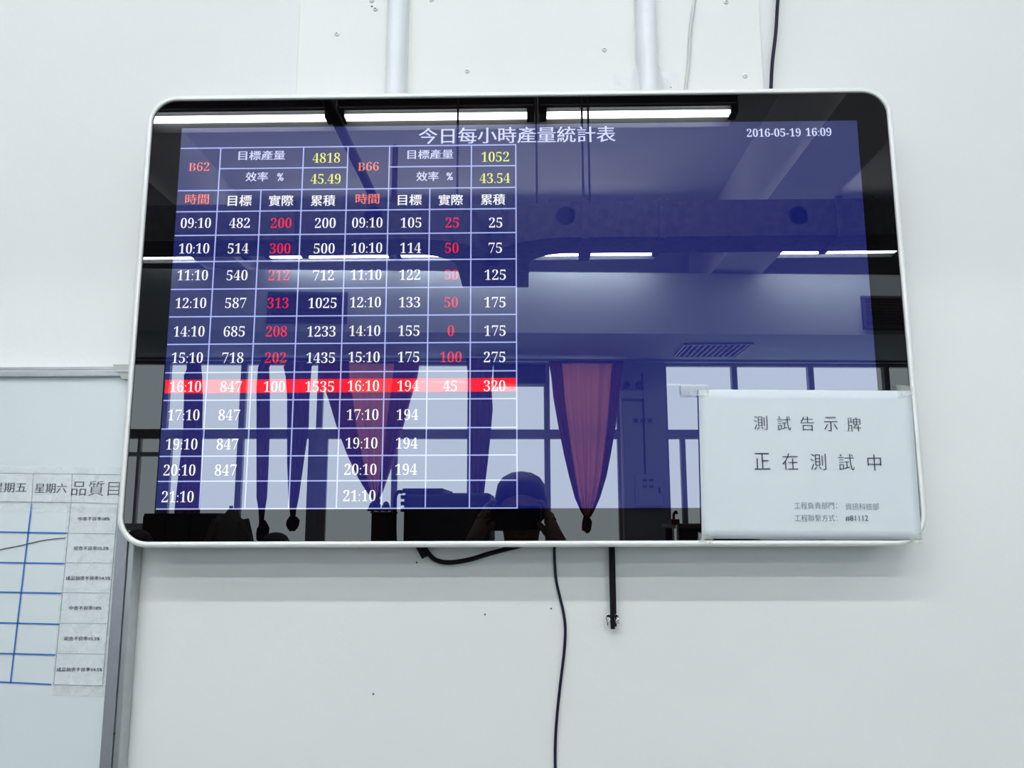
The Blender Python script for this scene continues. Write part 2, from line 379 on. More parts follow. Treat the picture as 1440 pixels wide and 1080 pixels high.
# screws in the board
for k, (px, py, lab) in enumerate([(437*0+523, 1, 'screw head at the frame top left of the left pipe, above another'), (528, 13, 'screw head just left of the left pipe, lower of a close pair'), (474, 48, 'lone screw head left of the left pipe, near the board edge'),
        (657, 100, 'lone screw head between the two pipes, nearer the left one'), (850, 70, 'lone screw head just left of the right pipe'), (607, 0, 'screw head at the top just right of the left pipe'),
        (943, 124, 'screw head beside the cement foot of the right pipe'), (1021, 3, 'screw head between the white wire and the black cable, at the top'), (1048, 107, 'screw head below left of the black cable, near the board edge')]):
    c = at(px, py, yp)
    t = empty('wall_screw', (c.x, yp, c.z), label=lab, cat='screw', group='screws in the board above the screen')
    lathe('screw_head', [(.0042, 0), (.0042, .0008), (.0030, .0022), (.0008, .0026)], M['screw'], (c.x, yp, c.z), t, axis='y', seg=14)
    bx('screw_slot', M['hole'], (c.x-.0016, c.x+.0016), (yp-.0029, yp-.0022), (c.z-.0005, c.z+.0005), t)
for px, py, lab in ((523, 9, 'small dark hole between the two screws beside the left pipe'), (1055, 126, 'small dark hole at the screen top below the board screw')):
    c = at(px, py, yp)
    tag(lathe('drill_hole', [(.0016, 0), (.0012, .0006)], M['hole'], (c.x, yp, c.z), axis='y', seg=10), lab, 'hole')
# cables above
def cable(name, pxs, y, r, m, label, parts=None, cat='cable'):
    return tag(tube(name, [at(a, b, y) for a, b in pxs], r, m, seg=12), label, cat)
cable('thin_wire', [(990, -90), (983, -40), (977, 0), (971, 40), (968, 90), (964, 125), (960, 170), (958, 230)], yp-.003, .0026, M['whitewire'], 'thin dull white wire hanging behind the screen top beside the right pipe')
cable('black_cable', [(1108, -120), (1100, -50), (1094, 0), (1091, 45), (1086, 90), (1084, 130), (1082, 180), (1080, 240)], yp-.006, .0028, M['navy'], 'dark cable coming down behind the screen top, near its right corner')

# ------------------------------------------------------------ the display
CX, CZ = 0.0, EYE+.29906
AW, AH = 1.018, .5724
GW, GH, GR = 1.1084, .6614, .036
gx0, gx1, gz0, gz1 = CX-GW/2, CX+GW/2, CZ-GH/2, CZ+GH/2
RIM = .0085
tv = empty('display_screen', (CX, P, gz0-RIM), label='large wall-mounted black glass display in a silver rim showing a blue production table', cat='screen')
def off(d): return rrect(gx0-d, gx1+d, gz0-d, gz1+d, GR+d, 10)
# rim: profile lofted round the outline
prof = [(0, .004), (0, -.0022), (.0012, -.0034), (.0055, -.0034), (.0078, -.0012), (RIM, .004), (RIM, .022), (.004, .030), (-.004, .030)]
V, F = [], []; n = len(off(0))
for d, y in prof: V += [(x, y, z) for x, z in off(d)]
for k in range(len(prof)-1):
    for i in range(n):
        j = (i+1) % n; F.append((k*n+i, k*n+j, (k+1)*n+j, (k+1)*n+i))
rim = link('silver_rim', me_from(V, F, True), M['rim'], tv)
# black glass border: four strips round the picture with rounded outer corners
o_ = off(0); inn = []
m_ = len(o_)//4
crn = [(CX+AW/2, CZ+AH/2), (CX-AW/2, CZ+AH/2), (CX-AW/2, CZ-AH/2), (CX+AW/2, CZ-AH/2)]
for q in range(4): inn += [crn[q]]*m_
V = [(x, 0, z) for x, z in o_]+[(x, 0, z) for x, z in crn]; F = []
for q in range(4):
    for k in range(m_-1): F.append((q*m_+k, q*m_+k+1, 4*m_+q))
    F.append((q*m_+m_-1, ((q+1) % 4)*m_, 4*m_+(q+1) % 4, 4*m_+q))
bez = link('bezel_glass', me_from(V, F), M['bezel'], tv); bez['label'] = 'black glass border'
panel = link('display_panel', me_from([(crn[i][0], 0, crn[i][1]) for i in (2, 3, 0, 1)], [(0, 1, 2, 3)]), M['panel'], tv); panel['label'] = 'deep blue lit picture area'
plate('back_shell', M['tvback'], rrect(gx0+.012, gx1-.012, gz0+.012, gz1-.012, .03, 6), .004, .030, tv)
plate('rear_housing', M['tvback'], rrect(gx0+.13, gx1-.13, gz0+.09, gz1-.06, .02, 4), .0301, P-.012, tv)
bx('wall_bracket', M['machine'], (CX-.25, CX+.25), (P-.012, P-.0005), (CZ-.15, CZ+.15), tv)
YS = -.0004
def A(px, py): p = at(px, py, YS); return p.x, p.z
# grid
ZS = [(A(300, 206.5)[1]+A(700, 205)[1])/2]
hl = []
for yl, yr in ((207, 205), (266.5, 265), (297, 294), (330, 328), (367, 365), (406, 404), (444.6, 443), (483.8, 481.5), (523.5, 522), (562.5, 561), (602.6, 601.5), (641.6, 639.7), (677, 675), (716.5, 713.5)):
    hl.append((A(260, yl)[1]+A(725, yr)[1])/2)
vl = [((A(a, ya)[0]+A(b, yb)[0])/2) for a, ya, b, yb in ((310, 207, 281, 714), (368, 267, 343.5, 714), (426, 207, 407, 714), (488.5, 207, 474, 714), (547, 206, 537, 714), (604.5, 266, 598, 714), (663, 206, 660, 714), (725.5, 206, 727, 714))]
XA = CX-AW/2+.0005; TL_ = .0017
def hline(x0, x1, z): bx('grid_line', M['s_line'], (x0, x1), (YS, YS+.0003), (z-TL_/2, z+TL_/2), panel)
def vline(x, z0, z1): bx('grid_line', M['s_line'], (x-TL_/2, x+TL_/2), (YS-.00002, YS+.0003), (z0, z1), panel)
for z in hl: hline(XA, vl[7]+TL_/2, z)
zm = (A(400, 236)[1]+A(640, 234)[1])/2
hline(vl[0], vl[3], zm); hline(vl[4], vl[7], zm)
for i, x in enumerate(vl): vline(x, hl[1] if i in (1, 5) else hl[0], hl[-1])
edges = [XA]+vl; zb0 = (A(260, 552.5)[1]+A(720, 551)[1])/2; zb1 = (A(260, 533.5)[1]+A(720, 532)[1])/2
for i in range(8):
    bb_ = bx('highlight_cell', M['s_bar'], (edges[i]+TL_*.6, edges[i+1]-TL_*.6), (YS+.0001, YS+.0003), (zb0, zb1), panel); bb_['label'] = 'red highlighted table cell'
def num(s, px, py, m='s_white', h=.0156):
    n_ = len(s); wd = {1: .0092, 2: .0195, 3: .0307, 4: .0412, 5: .0450}[n_]
    x, z = A(px, py); text(s, x, z, wd, h, YS-.0002, M[m], panel, 'screen_number', serif=True, offset=-.014)
def cjk(s, px, py, wpx, hpx, m='s_white', b=.0006, nm='screen_heading'):
    x, z = A(px, py); k = (A(px+10, py)[0]-A(px-10, py)[0])/20
    text(s, x, z, wpx*k, hpx*k, YS-.0002, M[m], panel, nm, bold=b)
times = ['09:10', '10:10', '11:10', '12:10', '14:10', '15:10', '16:10', '17:10', '19:10', '20:10', '21:10']
YR = [313.5, 349.3, 387, 426, 466, 503, 543.5, 583.5, 624.5, 661, 698.5]
YR2 = [313, 348.5, 386.3, 425, 465, 502, 542.5, 583, 623, 660, 697]
for s, x, y in zip(times, [275.5, 273, 271, 268.5, 266, 263.5, 261, 258.5, 255.5, 252.5, 250], YR): num(s, x, y)
for s, x, y in zip(['482', '514', '540', '587', '685', '718', '847', '847', '847', '847'], [337, 335, 333.5, 331.5, 329.5, 327.5, 325, 322.5, 320, 317.5], YR): num(s, x, y)
for s, x, y in zip(['200', '300', '212', '313', '208', '202', '100'], [395.5, 394, 392.5, 391, 389, 387.5, 386], YR): num(s, x, y, 's_white' if s == '100' else 's_red')
for s, x, y in zip(['200', '500', '712', '1025', '1233', '1435', '1535'], [457.5, 456, 455, 453.5, 452, 451, 449.5], YR): num(s, x, y)
for s, x, y in zip(times, [516.5, 516, 515, 514, 513, 512, 511, 510, 508.5, 507, 505.5], YR2): num(s, x, y)
for s, x, y in zip(['105', '114', '122', '133', '155', '175', '194', '194', '194', '194'], [578, 577.5, 576.5, 576, 575, 574.5, 574, 573, 572, 571], YR2): num(s, x, y)
for s, x, y in zip(['25', '50', '50', '50', '0', '100', '45'], [636, 635.5, 635, 634.5, 634, 634, 633], YR2): num(s, x, y, 's_white' if s == '45' else 's_red')
for s, x, y in zip(['25', '75', '125', '175', '175', '275', '320'], [697, 696.5, 696.5, 696, 696, 695.5, 695.5], YR2): num(s, x, y)
num('4818', 459, 222, 's_yellow'); num('45.49', 458, 251.5, 's_yellow'); num('1052', 696.5, 220.5, 's_yellow'); num('43.54', 696, 250.5, 's_yellow')
for s_, x_, y_ in (('B62', 280, 234.5), ('B66', 518, 234)):
    x, z = A(x_, y_); text(s_, x, z, .0315, .0138, YS-.0002, M['s_salmon'], panel, 'screen_heading', serif=True, offset=-.010)
for s, x, y, ww, hh, m in [('目標產量', 368, 218.5, 65, 14, 's_head'), ('效率', 361, 248.5, 31, 14, 's_head'), ('目標產量', 605, 217, 64, 14, 's_head'), ('效率', 601, 248, 31, 14, 's_head'),
        ('時間', 277, 280, 33, 15, 's_salmon'), ('時間', 516.5, 279.5, 33, 15, 's_salmon'), ('目標', 337, 282, 33, 16, 's_white'), ('實際', 395, 282, 34, 16, 's_white'), ('累積', 454, 282, 34, 16, 's_white'),
        ('目標', 576, 281, 33, 16, 's_white'), ('實際', 633.5, 281, 34, 16, 's_white'), ('累積', 693, 280.5, 34, 16, 's_white')]:
    cjk(s, x, y, ww, hh, m)
cjk('%', 394, 249, 8.5, 11.5, 's_head', .0008); cjk('%', 632, 248, 8.5, 11.5, 's_head', .0008)
cjk('今日每小時產量統計表', 726.5, 190, 276, 24, 's_head', .0007, 'screen_title')
x, z = A(1088, 186.5); text('2016-05-19', x, z, A(1127.5, 186)[0]-A(1051.5, 186)[0], .0130, YS-.0002, M['s_head'], panel, 'screen_date', serif=True, offset=-.004)
x, z = A(1151, 185.5); text('16:09', x, z, A(1169, 186)[0]-A(1133, 186)[0], .0130, YS-.0002, M['s_head'], panel, 'screen_clock', serif=True, offset=-.004)

# ------------------------------------------------------------ taped paper notice
YP = -.0042
def quad(name, m, pts, y0, y1, parent, nx=24, nz=16, wav=0.0):
    a, b, c, d = [Vector((at(px, py, y0).x, at(px, py, y0).z)) for px, py in pts]  # TL TR BR BL
    V, F = [], []
    for s in (0, 1):
        for j in range(nz+1):
            for i in range(nx+1):
                u = i/nx; v = j/nz
                p = (a*(1-u)+b*u)*(1-v)+(d*(1-u)+c*u)*v
                e = math.sin(math.pi*u)*math.sin(math.pi*v)
                V.append((p.x, (y1 if s else y0)-wav*e*(.6+.4*math.sin(9*u+3*v)), p.y))
    N = (nx+1)*(nz+1)
    for j in range(nz):
        for i in range(nx):
            k = j*(nx+1)+i; F.append((k, k+1, k+nx+2, k+nx+1)); F.append((N+k, N+k+nx+1, N+k+nx+2, N+k+1))
    border = [i for i in range(nx+1)]+[j*(nx+1)+nx for j in range(1, nz+1)]+[nz*(nx+1)+i for i in range(nx-1, -1, -1)]+[j*(nx+1) for j in range(nz-1, 0, -1)]
    for k in range(len(border)):
        p, q = border[k], border[(k+1) % len(border)]; F.append((p, q, N+q, N+p))
    return link(name, me_from(V, F, True), m, parent)
pc = at(1140, 655, YP)
note = empty('paper_notice', (pc.x, YP, pc.z), label='white paper sheet with Chinese test notice taped over the lower right screen corner', cat='notice')
quad('paper_sheet', M['paper'], [(982, 547.5), (1281, 549.5), (1296.5, 759.5), (987, 757.5)], YP, YP+.0003, note, wav=.0006)
YT = YP-.0012
def ptext(s, x0, x1, cy, hpx, m=None, gap=0, rot=0, off_=-.013):
    n_ = len(s)
    if gap:                                # characters set apart from each other
        for i, ch in enumerate(s):
            cx = x0+(x1-x0)*i/(n_-1); p = at(cx, cy+rot*(cx-x0), YT); k = (at(cx+5, cy, YT).x-at(cx-5, cy, YT).x)/10
            text(ch, p.x, p.z, hpx*k*(.94 if ch != '中' else .82), hpx*k, YT, m, note, 'printed_character', offset=off_, bold=.0003)
    else:
        cx = (x0+x1)/2; p = at(cx, cy, YT); k = (at(cx+5, cy, YT).x-at(cx-5, cy, YT).x)/10
        text(s, p.x, p.z, (x1-x0)*k, hpx*k, YT, m, note, 'printed_line', offset=off_)
ptext('測試告示牌', 1069.5, 1201, 594.5, 20, M['ink'], 1, .018)
ptext('正在測試中', 1071.5, 1229.5, 648.5, 23, M['ink'], 1, .012)
ptext('工程負責部門：', 1117, 1177, 711, 9.5, M['ink_grey'], off_=-.01); ptext('資訊科技部', 1189, 1236, 712.5, 9.5, M['ink_grey'], off_=-.01)
ptext('工程聯繫方式：', 1117.5, 1177.5, 728.5, 9.5, M['ink_grey'], off_=-.01); ptext('#81112', 1189, 1221, 729, 8.5, M['ink'], off_=0)
for q, lab in (([(957, 541), (997, 541), (997, 557), (958, 557)], 'clear tape over the top left paper corner'), ([(1260, 541), (1284, 543), (1284, 556), (1264, 561)], 'crumpled tape on the top right paper corner'),
               ([(982, 748), (1004, 758), (1000, 764), (982, 762)], 'tape scrap on the bottom left paper corner'), ([(1276, 752), (1296, 749), (1298, 764), (1284, 765)], 'tape scrap on the bottom right paper corner')):
    o = quad('tape_strip', M['tape'], q, YT-.0006, YT-.0004, note, 6, 4, .0003); o['label'] = lab

# ------------------------------------------------------------ whiteboard behind the screen's lower left
YB = P-.022
def bp(px, py, y=YB): p = at(px, py, y); return p.x, p.z
wb = empty('whiteboard', (bp(-60, 800)[0], P, bp(-60, 1100)[1]), label='aluminium-framed whiteboard with a weekly quality chart, left of the screen', cat='whiteboard')
bx_out = (bp(189.5, 820)[0]+bp(168, 1078)[0])/2; bx_in = (bp(164, 820)[0]+bp(144, 1080)[0])/2; bx_mid = (bp(180, 820)[0]+bp(159.5, 1080)[0])/2
zt_out = bp(60, 516)[1]; zt_mid = bp(60, 522)[1]; zt_in = bp(60, 531)[1]
XBL = bx_in-1.3; ZBB = bp(60, 1300)[1]
bx('board_surface', M['board'], (XBL, bx_in+.002), (YB, P-.002), (ZBB, zt_in+.002), wb)
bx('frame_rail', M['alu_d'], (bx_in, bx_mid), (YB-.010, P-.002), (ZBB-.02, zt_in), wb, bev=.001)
bx('frame_rail', M['alu'], (bx_mid+.0004, bx_out), (YB-.007, P-.002), (ZBB-.02, zt_in), wb, bev=.0015)
bx('frame_rail', M['alu'], (XBL, bx_in+.012), (YB-.007, P-.002), (zt_in, zt_mid), wb, bev=.0012)
bx('frame_rail', M['alu'], (XBL, bx_in+.014), (YB-.004, P-.002), (zt_mid+.0004, zt_out), wb, bev=.0012)
bx('frame_rail', M['alu'], (XBL, bx_out), (YB-.008, P-.002), (ZBB-.02, ZBB), wb, bev=.0012)
bx('frame_rail', M['alu'], (XBL-.025, XBL), (YB-.008, P-.002), (ZBB-.02, zt_out), wb, bev=.0012)
cap = [bp(164, 514.5), bp(205, 514.5), bp(205, 535), bp(178, 535), bp(169.5, 525)]
o = plate('corner_cap', M['cap'], cap, YB-.012, P-.002, wb); o['label'] = 'grey plastic corner cap'
bx('cap_lip', M['alu'], (cap[0][0]+.004, cap[1][0]), (YB-.0135, YB-.012), (bp(170, 524)[1]-.001, bp(170, 523)[1]+.001), wb)
bx('rail_rivet', M['hole'], (bp(163.5, 1030)[0], bp(165, 1030)[0]), (YB-.0078, YB-.006), (bp(164, 1032)[1], bp(164, 1028)[1]), wb)
YL = YB-.0009
def quadb(name, m, pts, th=.0003, y=YL, label=None):
    o = plate(name, m, [bp(*p, y) for p in pts], y, y+th, wb)
    if label: o['label'] = label
    return o
# laminated header strips and target column
quadb('header_strip', M['label'], [(-30, 665), (46.5, 666), (44, 705.5), (-30, 705)])
quadb('header_strip', M['label'], [(47.5, 666), (101, 666.5), (99.5, 706.5), (45, 705.5)])
quadb('header_strip', M['label'], [(102, 665.5), (176, 668), (173, 708.5), (100.5, 706.5)])
quadb('target_column', M['label'], [(100.5, 707.2), (166, 709), (144.5, 964.5), (75, 962.5)])
quadb('laminating_film', M['film'], [(-30, 655), (182, 658), (176, 722), (-30, 718)], y=YL-.0006, label='wrinkled clear film over the header strips')
quadb('laminating_film', M['film'], [(95, 712), (168, 714), (146, 980), (72, 978)], y=YL-.0005, label='clear film over the target column')
quadb('laminating_film', M['film'], [(76, 962), (150, 964), (148, 980), (74, 978)], y=YL-.0008)
def seg_(name, m, a, b, wpx, y=YL-.0003, label=None):
    k = .00105*wpx; o = strip(name, m, bp(*a, y), bp(*b, y), k, y-.0001, y, wb)
    if label: o['label'] = label
for a, b in (((-30, 665), (171, 667.5)), ((-30, 705), (100, 706.5)), ((100, 706.5), (167, 708.7)), ((47, 666), (44.5, 706)), ((101.5, 666), (100, 707)), ((166, 708.7), (144, 964.5)), ((100, 707), (75.5, 963)), ((75, 962.8), (144.5, 964.5))):
    seg_('printed_rule', M['thin'], a, b, .8)
for a, b in (((97, 750), (161.5, 751)), ((92.5, 791.5), (158, 792)), ((88, 833.5), (154.5, 834)), ((84, 876.5), (150.5, 877)), ((79.5, 919), (147, 920))): seg_('printed_rule', M['thin'], a, b, .7)
for a, b in (((-30, 747.5), (95, 749.8)), ((-30, 790.5), (91, 792.5)), ((-30, 832), (87, 834.3)), ((-30, 875), (83.5, 877.8)), ((-30, 918), (78, 920.8)), ((-30, 957.5), (72, 962.5)), ((44.5, 708), (14.5, 961))):
    seg_('marker_line', M['marker'], a, b, 1.9, label='blue marker line')
pl = [(-30, 783), (0, 773), (22, 768.5), (40, 764.5), (60, 760), (78, 757.5), (92, 756.5)]
tube('trend_line', [Vector((bp(a, b, YL-.0003)[0], YL-.0003, bp(a, b, YL-.0003)[1])) for a, b in pl], .0006, M['blackmark'], wb, seg=6)['label'] = 'hand-drawn dark trend line'
def btext(s, x0, x1, cy, hpx, m='ink', rot=0.0, off_=0.0, bold=.0004):
    cx = (x0+x1)/2; y = YL-.0004; p = at(cx, cy, y); k = (at(cx+5, cy, y).x-at(cx-5, cy, y).x)/10
    text(s, p.x, p.z, (x1-x0)*k, hpx*k, y, M[m], wb, 'board_lettering', rot=rot, offset=off_, bold=bold)
btext('星期五', -11, 37, 685.5, 13.5, bold=.0004); btext('星期六', 49, 93.5, 686.5, 13.5, bold=.0004); btext('品質目標', 100.5, 196, 687, 20.5, rot=-.01, off_=-.008)
rows = [('中查不良率≦8%', 110, 154, 729.5), ('尾查不良率≦5.5%', 103.5, 152.5, 771), ('成品抽查不良率≦4.5%', 92.5, 155, 813), ('中查不良率≦8%', 97, 142.5, 855), ('尾查不良率≦5.5%', 90, 140, 898), ('成品抽查不良率≦4.5%', 79.5, 143.5, 941.5)]
for s, x0_, x1_, cy in rows: btext(s, x0_, x1_, cy, 5.6, bold=.0005)

# ------------------------------------------------------------ cables and strap below the screen
YC = P-.012
tcab = empty('power_cord', at(600, 790, YC), label='black power cord with a plug boot looping just below the screen', cat='cord')
tube('cord', [at(a, b, YC) for a, b in ((594, 745), (597, 768), (604, 780), (614, 788), (632, 791), (660, 787), (690, 778), (725, 769), (760, 760), (800, 752))], .0034, M['black'], tcab)
V = []
bt_ = [at(a, b, YC-.001) for a, b in ((588, 750), (590, 764), (594, 774), (598.5, 783.5))]
tube('plug_boot', bt_, [.0082, .0056], M['black'], tcab, seg=10)['label'] = 'tapered plug boot'
cable('signal_cable', [(778, 730), (779.5, 768), (780, 790), (782, 815), (787, 838), (792.5, 862), (795, 885), (793.5, 915), (790, 945), (786.5, 975), (783, 1010), (781, 1045), (781, 1085), (784, 1140), (790, 1210)], P-.004, .0020, M['navy'], 'thin dark cable snaking down the wall from the middle of the screen')
st = empty('hanging_bar', at(861, 768, YC), label='flat black bar with a small steel clasp hanging below the screen', cat='bar')
a = at(857.2, 760, YC); b = at(866.2, 760, YC); c = at(864.6, 884.5, YC)
bx('bar_body', M['black'], (at(857.0, 820, YC).x, at(865.8, 820, YC).x), (YC-.002, YC+.001), (at(861, 881, YC).z, a.z+.03), st, bev=.0006)
bx('bar_tip', M['black'], (at(858.5, 880, YC).x, at(864.6, 880, YC).x), (YC-.003, YC+.0012), (c.z, at(861, 876, YC).z), st, bev=.0006)
for px, r_, lab in ((855.3, .0036, 'left clasp ring'), (867, .0036, 'right clasp ring')):
    cc = at(px, 870, YC-.001)
    pts = [(cc.x+r_*.75*math.cos(t), cc.y, cc.z+.001+r_*1.5*math.sin(t)) for t in [2*math.pi*i/14 for i in range(15)]]
    tube('clasp_ring', pts, .0011, M['steel'], st, seg=8, sm=False)['label'] = lab
cc = at(868, 873.5, YC-.001); bx('clasp_tab', M['steel'], (cc.x-.0025, cc.x+.0022), (cc.y-.0015, cc.y+.001), (cc.z-.0035, cc.z+.003), st, bev=.0006)
cc = at(861, 866, YC-.001); bx('clasp_band', M['black'], (at(853.5, 866, YC).x, at(868.3, 866, YC).x), (YC-.0042, YC-.002), (cc.z-.0015, cc.z+.0015), st, bev=.0007)
cc = at(854.3, 876, YC-.001); tube('clasp_pin', [(cc.x, cc.y, cc.z+.003), (cc.x+.0004, cc.y, cc.z-.003)], .0007, M['black'], st, seg=6, sm=False)
for i, (px, py) in enumerate(((586, 791), (682, 864), (775, 856), (525, 976))):
    c = at(px, py, P); V = [(c.x+random.uniform(.6, 1.2)*.0016*math.cos(t*1.05), P-.0004, c.z+random.uniform(.5, 1.3)*.002*math.sin(t*1.05)) for t in range(6)]
    me = me_from(V+[(v[0], P, v[2]) for v in V], [tuple(range(6)), tuple(range(6, 12))[::-1]]+[(k, (k+1) % 6, 6+(k+1) % 6, 6+k) for k in range(6)])
    tag(link('paint_chip', me, M['ink_grey']), ['tiny dark chip on the wall left of the cord plug', 'tiny paint chip on the wall below the power cord', 'tiny paint chip just left of the thin cable', 'small scuffed chip low on the wall between whiteboard and cable'][i], 'chip', 'chips in the wall paint')

# ------------------------------------------------------------ fluorescent lamps
def lamp_proto(x0, x1, D, lab, grp):
    y = -(CAMP.y+D); xc = (x0+x1)/2; L = (x1-x0)/2; z = LZ
    e = empty('fluorescent_lamp', (xc, y, CEIL), label=lab, cat='lamp', group=grp)
    bx('housing', M['lampdark'], (xc-L-.02, xc+L+.02), (y-.03, y+.03), (z+.035, z+.13), e)
    for s in (-1, 1):
        wy, wz = (.17, -.004) if s < 0 else (.036, .048)
        V = [(xc-L-.01, y+s*.03, z+.055), (xc+L+.01, y+s*.03, z+.055), (xc+L+.01, y+s*wy, z+wz), (xc-L-.01, y+s*wy, z+wz)]
        V += [(a, b, c+.006) for a, b, c in V]
        m = link('reflector_wing', me_from(V, [(0, 1, 2, 3), (4, 7, 6, 5), (0, 4, 5, 1), (1, 5, 6, 2), (2, 6, 7, 3), (3, 7, 4, 0)]), M['refl'], e)
    for s in (-1, 1):
        tube('lamp_tube', [(xc-L+.03, y+s*.021, z), (xc+L-.03, y+s*.021, z)], .0125, M['tube'], e, sm=False, seg=10)
    for s in (-1, 1):
        bx('end_cap', M['lampdark'], (xc+s*(L-.03), xc+s*(L+.015)), (y-.05, y+.05), (z-.02, z+.036), e)
        tube('hanging_wire', [(xc+s*(L-.2), y, z+.12), (xc+s*(L-.2), y, CEIL)], .003, M['rod'], e, sm=False, seg=6)
    return e
def copy_tree(o, dx, dy, label, parent=None):
    c = o.copy(); COL.objects.link(c)
    if parent: c.parent = parent
    else:
        c.location = (o.location.x+dx, o.location.y+dy, o.location.z); c['label'] = label
    for ch in list(o.children): copy_tree(ch, 0, 0, None, c)
    return c
D1, D0 = 4.8, 3.25; D2 = (LZ-EYE)/ray(800, 357.0).z
xs1 = [mir(p, 163, D1).x for p in (480, 745, 762, 1035)]
L1 = (xs1[3]-xs1[2]+xs1[1]-xs1[0])/2
base = lamp_proto(xs1[2], xs1[2]+L1, D1, 'lit twin-tube lamp mirrored at the screen top right of the title', 'ceiling lamps mirrored in the screen')
step = xs1[2]-xs1[0]
names1 = ['lit twin-tube lamp mirrored above the left part of the blue table heading', 'lit twin-tube lamp mirrored at the screen top left corner', 'lit twin-tube lamp of the middle row beyond the left edge of the screen']
for k in (1, 2, 3): copy_tree(base, -step*k-(.35 if k == 3 else 0), 0, names1[k-1])
dy2 = -(D2-D1); dy0 = D1-D0
x2s = mir(922, 358, D2).x-(xs1[2]+L1)
for k, lab in ((1, 'far lamp mirrored above the bulkhead right of the ceiling beam'), (0, 'far lamp mirrored below the duct just right of the table'), (-1, 'far lamp mirrored behind the duct over the table middle'), (-2, 'far lamp mirrored behind the table left half'), (-3, 'far lamp mirrored at the screen left edge below the duct')):
    xx = x2s+k*step
    if k == 1: xx = mir(1085, 358, D2).x-xs1[2]
    if k == -3: xx -= .15
    copy_tree(base, xx, dy2, lab)
copy_tree(base, mir(1085, 358, D2).x-xs1[2]+step, dy2, 'far lamp mirrored at the screen right edge below the duct')
for k in (-3, -2, -1, 0, 2): copy_tree(base, k*step-(.35 if k == -3 else 0)+(.3 if k == 2 else 0), dy0, ['near lamp overhead in front of the screen, leftmost of its row', 'near lamp overhead, second from the left of its row', 'near lamp overhead, middle of its row', 'near lamp overhead, second from the right of its row', 'near lamp overhead in front of the screen, rightmost of its row'][min(k+3, 4)])
copy_tree(base, 2*step+.3, 0, 'lit twin-tube lamp beyond the beam right of the row, outside the screen edge')
# ------------------------------------------------------------ air duct with hangers
DD = 4.15
dz0 = mir(1000, 332, DD).z; dz1 = mir(1000, 281, DD).z; ydn = -(CAMP.y+DD); dw = .27
def sweep_rect(name, path, wd, z0, z1, m, parent):
    V, F = [], []; N = len(path); ps = [Vector((a, b, 0)) for a, b in path]
    for i, p in enumerate(ps):
        t = (ps[min(i+1, N-1)]-ps[max(i-1, 0)]).normalized(); nn = Vector((-t.y, t.x, 0))*wd/2
        for q, zz in ((p-nn, z0), (p+nn, z0), (p+nn, z1), (p-nn, z1)): V.append((q.x, q.y, zz))
    for i in range(N-1):
        for k in range(4): F.append((i*4+k, i*4+(k+1) % 4, (i+1)*4+(k+1) % 4, (i+1)*4+k))
    F += [(0, 1, 2, 3), tuple((N-1)*4+k for k in (3, 2, 1, 0))]
    return link(name, me_from(V, F), m, parent)
yc = ydn-dw/2
xj = mir(690, 298, DD+.2).x
duct = empty('air_duct', (xj, yc, dz0), label='long dark air duct with a forked middle hung below the ceiling', cat='duct')
arcL = [(xj-.43+.35*math.sin(a), yc-.35*(1-math.cos(a))) for a in [math.pi/2*i/10 for i in range(11)]]
arcR = [(xj+.43-.35*math.sin(a), yc-.35*(1-math.cos(a))) for a in [math.pi/2*i/10 for i in range(11)]]
sweep_rect('duct_branch', [(-4.6, yc)]+arcL, dw, dz0, dz1, M['duct'], duct)
sweep_rect('duct_branch', [(4.9, yc)]+arcR, dw, dz0, dz1-.001, M['duct'], duct)
sweep_rect('duct_trunk', [(xj, yc-.3), (xj, ydn-.95)], .43, dz0+.001, dz1-.002, M['duct'], duct)
for px in (822, 931, 412, 1180):
    x = mir(px, 300, DD).x; bx('duct_flange', M['duct'], (x-.018, x+.018), (ydn+.015, yc-dw/2-.015), (dz0-.012, dz1+.012), duct)
for px in (525, 796, 1123):
    c = mir(px, 303, DD)
    lathe('duct_port', [(.052, 0), (.052, .03), (.046, .06), (.040, .062)], M['ductdark'], (c.x, ydn+.0, c.z), duct, seg=18, axis='y')
for px in (642, 755, 821, 830):
    x = mir(px, 260, DD).x
    tube('hanger_rod', [(x, ydn-.05, dz1-.01), (x, ydn-.05, CEIL)], .0065, M['rod'], duct, sm=False, seg=6)
x = mir(826, 350, DD).x
bx('duct_clamp', M['rod'], (x-.03, x+.03), (ydn+.01, yc-dw/2), (dz0-.045, dz0-.012), duct)
c0 = mir(460, 142, 3.25); c1 = mir(526, 284, DD-.02)
hz = c1.z+.02
tag(tube('branch_pipe', [(c1.x, ydn+.04, hz), (c1.x, P-.05, hz)], .024, M['rod'], sm=False, seg=14), 'slim dark pipe running from the duct toward the screen wall, mirrored over the table', 'pipe')
pv = mir(556, 205, 6.0); tag(tube('vertical_conduit', [(pv.x, pv.y, EYE+ray(556, 318).z*6.0), (pv.x, pv.y, pv.z)], .022, M['purple'], sm=False, seg=10), 'purplish upright conduit mirrored behind the duct left of the screen middle', 'pipe')
